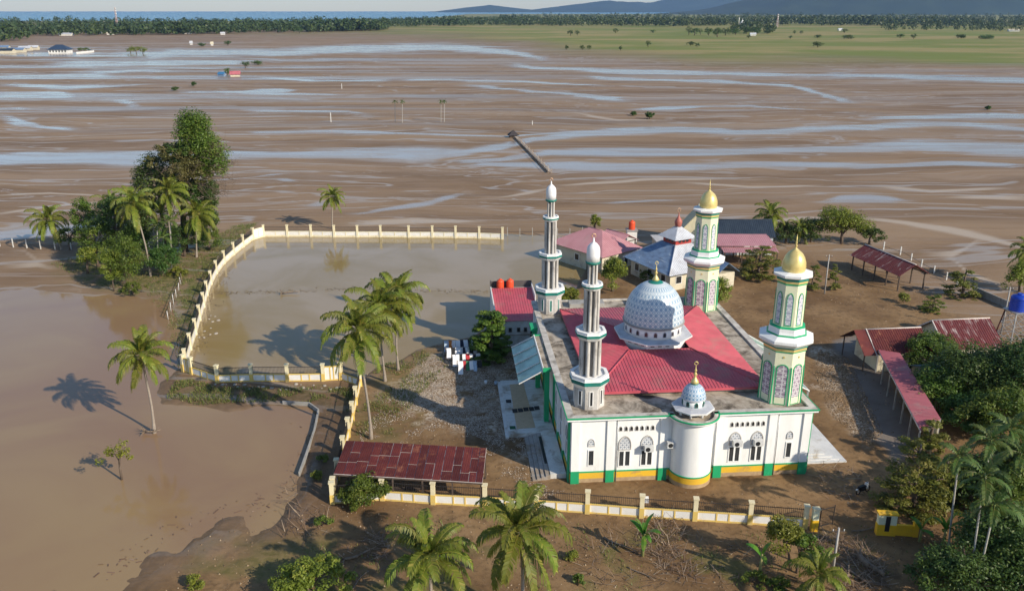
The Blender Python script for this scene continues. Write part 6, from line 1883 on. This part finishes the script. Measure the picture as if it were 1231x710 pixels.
def clods(name, label, zones, mat, seed):
    rs = np.random.RandomState(seed); Xs, Ys = [], []
    for poly, n, thr in zones:
        X, Y = in_poly(n, poly, rs); k = fbm(X * .35, Y * .35, seed) > thr; Xs.append(X[k]); Ys.append(Y[k])
    X = np.concatenate(Xs); Y = np.concatenate(Ys)
    inside = (np.abs((X - MO.x) * math.cos(MR) + (Y - MO.y) * math.sin(MR) - 10.5) < 16.2) & (np.abs(-(X - MO.x) * math.sin(MR) + (Y - MO.y) * math.cos(MR) - 16) < 17.5)
    X, Y = X[~inside], Y[~inside]; n = len(X)
    z = field(X, Y)[0]; r = .03 + .09 * rs.rand(n) ** 3
    a = rs.rand(n) * 6.283
    B = np.stack([X, Y, z], -1)
    ring = [B + np.stack([np.cos(a + q * 1.571) * r * rs.uniform(.7, 1.3, n), np.sin(a + q * 1.571) * r * rs.uniform(.7, 1.3, n), -.02 + 0 * r], -1) for q in range(4)]
    tip = [B + np.stack([np.cos(a + q * 3.1416) * r * .4, np.sin(a + q * 3.1416) * r * .4, r * rs.uniform(.5, .9, n)], -1) for q in range(2)]
    V = np.stack(ring + tip, 1).reshape(-1, 3); o = np.arange(n)[:, None] * 6
    F = np.concatenate([o + np.array([q]) for q in ((0, 1, 4, 4), (1, 2, 5, 4), (2, 3, 5, 5), (3, 0, 4, 5))], 0)
    T3 = np.concatenate([o + np.array([q]) for q in ((0, 1, 4), (1, 2, 5), (1, 5, 4), (2, 3, 5), (3, 0, 4), (3, 4, 5))], 0)
    return tag(link(name, np_mesh(name, V, T3, mat, np.tile(rs.rand(n), 6))), label, 'mud', None, 'stuff')


CLODM = leafmat('mud_clods', (.12, .078, .045), (.20, .135, .08), (.36, .27, .18), 0, 0, .85)
clods('mud_clods', 'rough clods of dried silt over the yard and verge', [(COMP, 26000, .42), (SOUTH, 4000, .46), (STRAW2, 9000, .1)], CLODM, 311)


def floaters(name, label, line, n, spread, zw, seed):
    rs = np.random.RandomState(seed); P = [at(x, y, zw) for x, y in line]
    f = rs.rand(n) * (len(P) - 1); i = f.astype(int); g = f - i
    X = np.array([P[k].x + (P[k + 1].x - P[k].x) * q for k, q in zip(i, g)]) + rs.normal(size=n) * spread
    Y = np.array([P[k].y + (P[k + 1].y - P[k].y) * q for k, q in zip(i, g)]) + rs.normal(size=n) * spread
    a = rs.rand(n) * 6.283; L = .06 + .3 * rs.rand(n) ** 3; w2 = .03 + .03 * rs.rand(n)
    d = np.stack([np.cos(a) * L, np.sin(a) * L, 0 * a], -1); q = np.stack([-np.sin(a) * w2, np.cos(a) * w2, 0 * a], -1)
    B = np.stack([X, Y, np.full(n, zw + .02)], -1)
    V = np.stack([B - d - q, B + d - q, B + d + q + np.array([0, 0, .03]), B - d + q + np.array([0, 0, .03])], 1).reshape(-1, 3)
    return tag(link(name, np_mesh(name, V, np.arange(n * 4).reshape(n, 4), STICKM, rs.rand(n) * .8)), label, 'debris', None, 'stuff')


floaters('floating_debris', 'line of floating scum and litter across the walled pond', [(250, 352), (330, 351), (420, 347), (520, 350), (640, 352)], 420, .5, -.16, 321)
floaters('floating_debris', 'floating litter gathered along the curved wall of the pond', [(236, 425), (244, 395), (256, 360), (272, 325)], 260, .9, -.16, 322)
floaters('floating_debris', 'floating scum along the muddy shore of the flood', [(120, 695), (200, 640), (300, 607), (345, 600), (368, 545), (378, 500)], 150, .9, -.20, 323)


def log(px, py, L, ang, r, label, root=False):
    p = at(px, py); rs = random.Random(px)
    t = thing('log', label, 'log', (p.x, p.y, 0), R(ang))
    pts = [(L * (s - .5), .12 * math.sin(s * 5 + px), r * .7 + .1 * s) for s in [i / 6 for i in range(7)]]
    MB().tube(pts, [r * (1 - .5 * i / 6) for i in range(7)], 8).build('stem', WOOD, t)
    for k in range(3):
        q = Vector(pts[2 + k]); MB().tube([q, q + Vector((rs.uniform(.1, .5), rs.uniform(-.6, .6), rs.uniform(.15, .5)))], [r * .35, r * .1], 5).build('branch_stub', WOOD, t)
    if root:
        q = Vector(pts[0])
        for k in range(7):
            a = R(51 * k); MB().tube([q, q + Vector((-.35, math.cos(a) * .7, max(-.1, math.sin(a) * .6)))], [r * .5, .03], 5).build('root', WOOD, t)


log(1046, 682, 2.6, -70, .3, 'thick dark uprooted log in the driftwood near the gate pillar', True)
log(1024, 690, 3.0, -55, .14, 'long bare log lying between the utility pole and the uprooted log')
log(985, 668, 2.4, 60, .1, 'pale bare log beside the utility pole')
log(745, 655, 3.2, -42, .08, 'thin bare trunk lying across the mud before the fence')
log(771, 690, 2.6, -45, .07, 'slender broken pole lying near the banana plant')
log(1040, 637, 2.4, 4, .07, 'pale fallen pole beside the gateway')
log(430, 668, 2.2, 30, .12, 'dark branchy log among the twigs below the rusty shed', True)
log(432, 698, 2.4, 65, .05, 'thin pale branch on the mud below the rusty shed')
log(350, 352, 2.6, 5, .12, 'branch stranded in the middle of the walled pond', True)
log(184, 519, 1.6, 10, .12, 'tangle of roots at the foot of the palm in the flood', True)
log(1125, 327, 3.4, 25, .14, 'bare log on the mud behind the white posts', True)

# stones on the bank
STONE = pm('bank_stone', (.42, .38, .33), (.28, .25, .22), 3, .9, .4, rand=.4)
rr = random.Random(9)


def rock(p, s, label, group):
    n = 10; mb = MB()
    mb.lathe([(.05, -.3), (.8, -.15), (1, .1), (.75, .42), (.3, .58), (.02, .6)], 8, sm=False)
    mb.v = [(x * rr.uniform(.8, 1.2), y * rr.uniform(.7, 1.1), z * rr.uniform(.8, 1.1)) for x, y, z in mb.v]
    o = mb.build('stone', STONE); o.location = p; o.scale = (s,) * 3; o.rotation_euler = (0, 0, rr.uniform(0, 6)); tag(o, label, 'stone', group)


for k in range(26):
    x = 255 + k * 6.2 + rr.uniform(-3, 3); y = 464 + rr.uniform(-2.5, 5)
    rock(at(x, y), rr.uniform(.12, .28), 'pale stone on the grassy bank below the pond wall', 'stones on the bank')
for k in range(12):
    x = 225 + rr.uniform(0, 30); y = 375 + rr.uniform(0, 30)
    rock(at(x + 10, y) - UP * .2, rr.uniform(.15, .3), 'pale stone poking out of the pond by the curved wall', 'stones in the pond')
# white sacks / jars on the yard
for x, y, m_, lb in ((596, 462, 'pale blue', 'small blue and white bucket on the littered yard'), (584, 461, 'white', 'small white bundle on the littered yard')):
    t = thing('bucket', lb, 'bucket', at(x, y)); MB().lathe([(.14, 0), (.2, .38), (.18, .38), (.12, .05)], 12).build('bucket_body', CLO[m_], t)
    MB().tube([(.19 * math.cos(R(a)), 0, .38 + .15 * math.sin(R(a))) for a in range(0, 181, 30)], .012, 4).build('handle', STEEL, t)

# ================================================================== FAR OFF
BELT_L = leafmat('belt_leaf', (.030, .055, .016), (.050, .080, .022), (.085, .11, .03), .1, 0)


def woods(name, label, bands, seed):
    """far wood that reads as one mass: thousands of small clumped crowns"""
    rs = np.random.RandomState(seed); Vs, Fs, Ts = [], [], []; off = 0
    C, S, H = [], [], []
    for (x0, x1, top, bot, n, h0, h1) in bands:
        px = rs.uniform(x0, x1, n); f = rs.rand(n)
        yt = np.interp(px, [q[0] for q in top], [q[1] for q in top]); yb = np.interp(px, [q[0] for q in bot], [q[1] for q in bot])
        py = yb + (yt - yb) * f ** 1.5 + rs.normal(size=n) * .3
        v = (py - CY) / FPX; tt = HC / (ST + v * CT)
        X = (px - CX) / FPX * tt; Y = (CT - v * ST) * tt
        C.append(np.stack([X, Y], -1)); H.append(rs.uniform(h0, h1, n) * (.35 + 1.25 * fbm(X * .006, Y * .003, seed)))
    C = np.concatenate(C); H = np.concatenate(H); n = len(C); per = 26
    c = np.repeat(C, per, 0); h = np.repeat(H, per)
    u = unit(n * per, rs)
    wd = np.repeat(rs.uniform(.26, .42, n), per) * h
    p = np.stack([c[:, 0] + u[:, 0] * wd, c[:, 1] + u[:, 1] * wd, h * (.58 + .42 * u[:, 2] * np.abs(u[:, 2]) ** .2)], -1)
    nn = unit(n * per, rs) + u * .8 + np.array([0, 0, .5]); nn /= np.linalg.norm(nn, axis=1)[:, None]
    d = np.cross(nn, unit(n * per, rs)); d /= np.linalg.norm(d, axis=1)[:, None]; s = np.cross(nn, d)
    L = (.17 * h * rs.uniform(.6, 1.2, n * per))[:, None]
    V = np.stack([p - d * L, p + s * L * .6, p + d * L, p - s * L * .6], 1).reshape(-1, 3)
    tint = np.clip(np.repeat(rs.rand(n), per) * .6 + .4 * rs.rand(n * per), 0, 1)
    o = link(name, np_mesh(name, V, np.arange(len(V)).reshape(-1, 4), BELT_L, tint))
    return tag(o, label, 'woods', None, 'stuff')


woods('coastal_woods', 'dark belt of coastal trees between the fields and the sea', [
    (-300, 640, [(-300, 26), (0, 27), (60, 27), (250, 28), (420, 27), (520, 24), (640, 21)], [(-300, 44), (30, 43.5), (100, 43), (220, 42), (300, 40), (420, 38), (460, 37), (470, 33), (640, 30)], 3600, 11, 19),
    (-200, 36, [(-200, 38), (20, 38), (36, 44)], [(-200, 51), (20, 50), (36, 46)], 320, 15, 25),
    (380, 465, [(380, 31), (465, 31)], [(380, 38), (465, 37)], 240, 12, 20)], 401)
woods('inland_woods', 'dark belt of trees along the foot of the hills', [
    (600, 1500, [(600, 20), (900, 19), (1231, 20), (1500, 20)], [(600, 31), (760, 32), (820, 32), (900, 31), (1060, 31), (1231, 32), (1500, 33)], 3400, 12, 22),
    (1058, 1500, [(1058, 31), (1500, 31)], [(1058, 37), (1150, 37), (1231, 38), (1500, 38)], 420, 9, 15),
    (880, 930, [(880, 34), (930, 34)], [(880, 41), (930, 41)], 60, 9, 14)], 402)


def far_tree(px, py, w_, h, label, group, mat=LEAF_D, seed=0):
    b = at(px, py); rs = np.random.RandomState(seed + 500)
    t = thing('tree', label, 'tree', b, 0, group)
    n = 30; u = unit(n, rs); C = np.array([0, 0, h * .6]) + u * np.array([w_ / 2, w_ / 2, h * .38]) * (.35 + .65 * rs.rand(n))[:, None]
    V, F, tint = leaf_cloud(C, np.full(n, w_ * .16), 22, max(.35, w_ * .05), .8, rs)
    link('crown', np_mesh('crown', V, F, mat, tint), t)
    MB().tube([(0, 0, -.5), (0, 0, h * .6)], [w_ * .04 + .1, w_ * .02 + .05], 6).build('trunk', BARK, t)


lab = {'g': 'dark rounded tree scattered on the green plain', 'c': 'dark tree of the clump on the green plain', 'm': 'small bush stranded on the wet mud flat'}
k = 0
for px, py, w_, h in ((686, 43, 10, 7), (694, 43, 8, 7), (779, 57, 6, 6), (681, 60, 4, 4), (700, 60, 5, 4), (708, 60, 4, 4), (746, 61, 3, 4), (983, 57, 10, 5), (1082, 46, 10, 5), (1098, 47, 8, 6), (1155, 46, 14, 4), (1185, 47, 16, 4), (983, 46, 9, 4), (830, 55, 8, 4),
                      (838, 57, 5, 4), (785, 40, 8, 5), (955, 41, 6, 5), (963, 41, 6, 5), (1020, 47, 14, 4), (740, 40, 9, 7), (1015, 40, 10, 7), (900, 46, 6, 4), (950, 47, 5, 4)):
    k += 1; far_tree(px, py, w_ * 1.3, h * 1.3, lab['g'], 'trees on the plain', seed=k)
for px, py, w_, h in ((828, 42, 14, 15), (835, 43, 16, 13), (842, 42, 10, 12), (852, 43, 18, 14), (862, 45, 20, 16), (872, 43, 18, 13), (884, 42, 18, 11), (897, 41, 20, 12), (910, 41, 20, 11), (922, 41, 16, 8)):
    k += 1; far_tree(px, py, w_, h, lab['c'], 'clump on the plain', seed=k)
for px, py, w_, h, lb in ((295, 82, 7, 5, 'dark bush behind the stranded hut on the mud flat'), (310, 78, 9, 3, 'thin bush near the stranded hut'), (233, 104, 3, 3, 'tiny bush on the wet mud before the hut'), (210, 109, 4, 2, 'tiny low bush far out on the mud'), (761, 139, 3, 1.6, 'small dark bush on the mud flat'),
                          (781, 143, 3.5, 3, 'small green bush standing on the bare mud flat'), (274, 55, 10, 6, 'round tree beside the far field edge'), (360, 40, 16, 12, 'lone tree standing before the coastal belt'), (1187, 132, 3, 1.6, 'tiny dark bush near the long water channel'), (243, 56, 10, 4, 'low bush at the far field edge')):
    k += 1; far_tree(px, py, w_, h, lb, None, seed=k)
for px, py, w_, h, lb in ((157, 64, 9, 6, 'leafy tree of the island clump in the far flood'), (164, 65, 10, 8, 'tallest tree of the island clump in the far flood'), (172, 65, 9, 7, 'rounded tree at the field side of the island clump')):
    k += 1; far_tree(px, py, w_, h, lb, None, LEAF_Y, seed=k)
for px, py, w_, h in ((98, 62, 7, 4), (104, 62, 7, 4)): k += 1; far_tree(px, py, w_, h, 'garden tree beside the white villa in the flood', 'villa garden trees', LEAF_M, seed=k)

VW = pm('villa_white', (.74, .73, .70), None, .2, .7)
p = at(73, 64)
house('villa', 'white villa with dark blue hipped roof standing in the flood', 'house', p, R(3), 19, 12, 4.2, 4.0, pm('navy_roof_tile', (.035, .06, .11), None, .3, .5), VW, 'hip', 'x', 1.2, 0, wins=[('-y', q, 1, 1.5, 2.2) for q in (-7.5, -4.5, -1.5, 1.5, 4.5, 7.5)])
vw = thing('villa_fence', 'low white garden fence beside the white villa', 'fence', at(92, 65))
a, b, c = at(92, 65) - vw.location, at(113, 63) - vw.location, at(106, 60) - vw.location
MB().bar(a + UP * .8, b + UP * .8, .4, 2.2).build('wall_panel', VW, vw); MB().bar(b + UP * .8, c + UP * .8, .4, 2.2).build('wall_panel', VW, vw)
for i, (px, py, w_, d_, m_, lb) in enumerate(((8, 64, 15, 9, NAVY, 'dark roofed shed at the edge of the flooded village'), (20, 63, 17, 8, BLUEROOF, 'blue grey roofed barn beside the white villa'), (31, 61, 12, 8, SILVER, 'pale roofed house behind the blue grey barn'), (4, 60, 14, 8, BLUEROOF, 'blue roofed house behind the dark shed'), (41, 60, 10, 6, SILVER, 'low pale outbuilding towards the white villa'))):
    house('far_house', lb, 'house', at(px, py), R(4), w_, d_, 2.8, 1.8, m_, HOUSEW, 'gable', 'x', .6, 0)
for i, (px, py, w_, m_, lb) in enumerate(((80, 43, 30, SILVER, 'long pale roofed barn before the coastal trees'), (133, 42, 16, HOUSEW, 'cream house with tower base among the coastal trees'), (225, 41, 20, SILVER, 'white roofed house under the coastal trees'), (120, 41, 14, BLUEROOF, 'small blue house before the coastal trees'), (268, 42, 10, SILVER, 'white shed at the field edge'),
                                          (905, 43, 14, SILVER, 'white house below the tree clump on the plain'), (1218, 38, 28, HOUSEW, 'cream hall at the far woods of the plain'), (1010, 37, 14, SILVER, 'pale house near the woods across the plain'), (230, 54, 4, SILVER, 'white hut alone on the far field'), (255, 55, 4, HOUSEW, 'tiny white hut on the far field'))):
    house('far_house', lb, 'house', at(px, py), R(random.uniform(-15, 15)), w_ * .7, w_ * .4, 2.8, 1.8, m_, VW, 'gable', 'x', .6, 0)
house('stranded_hut', 'hut with faded red roof stranded on the wet mud flat', 'hut', at(283, 92), R(15), 6, 4.5, 1.6, 1.8, PINKROOF, HOUSEW, 'gable', 'x', .5, 0)
house('stranded_hut', 'small blue hut beside the red roofed hut on the mud flat', 'hut', at(267, 92), R(-10), 4.2, 3.6, 1.6, 1.2, pm('bright_blue_sheet', (.05, .18, .36), None, 1, .5), BLUEROOF, 'gable', 'x', .3, 0)
far_tree(274, 91, 5, 5, 'green tree between the two stranded huts', None, LEAF_M, 77)
# white far-off mosque dome and radio masts
p = at(892, 33); fm = thing('far_mosque', 'tiny white domed mosque beyond the tree clump', 'mosque', p)
MB().box(-7, 7, -6, 6, -1, 8).build('wall', VW, fm); MB().lathe([(4.5, 8), (5, 10), (4.3, 13), (2, 16), (.4, 18), (.2, 22)], 16).build('dome', VW, fm); MB().lathe([(1.2, -1), (1.1, 18), (1.5, 19), (1.0, 21), (.2, 25)], 10, -9, 0).build('minaret', VW, fm)


def mast(px, py, ytop, label, w_=3.0):
    p = at(px, py); h = zat(p.x, p.y, ytop); t = thing('radio_mast', label, 'mast', p)
    L4 = [(Vector((sx * w_, sy * w_, -1)), Vector((sx * w_ * .25, sy * w_ * .25, h))) for sx, sy in ((-1, -1), (1, -1), (1, 1), (-1, 1))]
    MS = pm('mast_paint', (.60, .55, .54), (.5, .2, .18), .1, .6)
    for a, b in L4: MB().bar(a, b, .32, .32).build('leg', MS, t)
    for j in range(8):
        for i in range(4):
            a, b = L4[i]; c, d = L4[(i + 1) % 4]
            MB().bar(a.lerp(b, j / 8), c.lerp(d, (j + 1) / 8), .28, .28).build('brace', MS, t)
    for j in range(3): MB().lathe([(1.4, 0), (1.4, 3.0)], 8, w_ * .4, 0).build('antenna', WHITEP, t).location = (0, 0, h - 4 - 5 * j)


mast(142, 38, 9, 'tall lattice radio mast above the coastal trees', 2.0)
mast(934, 33, 17, 'thin radio mast behind the tree clump on the plain', 2.2)

# ================================================================== HAZE
hz = MB().box(-26000, 26000, -1500, 24600, -30, 1250)
hm = bpy.data.materials.new('haze_air'); hm.use_nodes = True; t = hm.node_tree
t.nodes.remove(t.nodes['Principled BSDF'])
pv = N(t, 'ShaderNodeVolumePrincipled'); pv.inputs['Color'].default_value = (.36, .60, 1.0, 1); pv.inputs['Density'].default_value = 4.0e-5; pv.inputs['Anisotropy'].default_value = .15
t.links.new(pv.outputs[0], t.nodes['Material Output'].inputs['Volume'])
hz.build('haze', hm, kind='stuff')
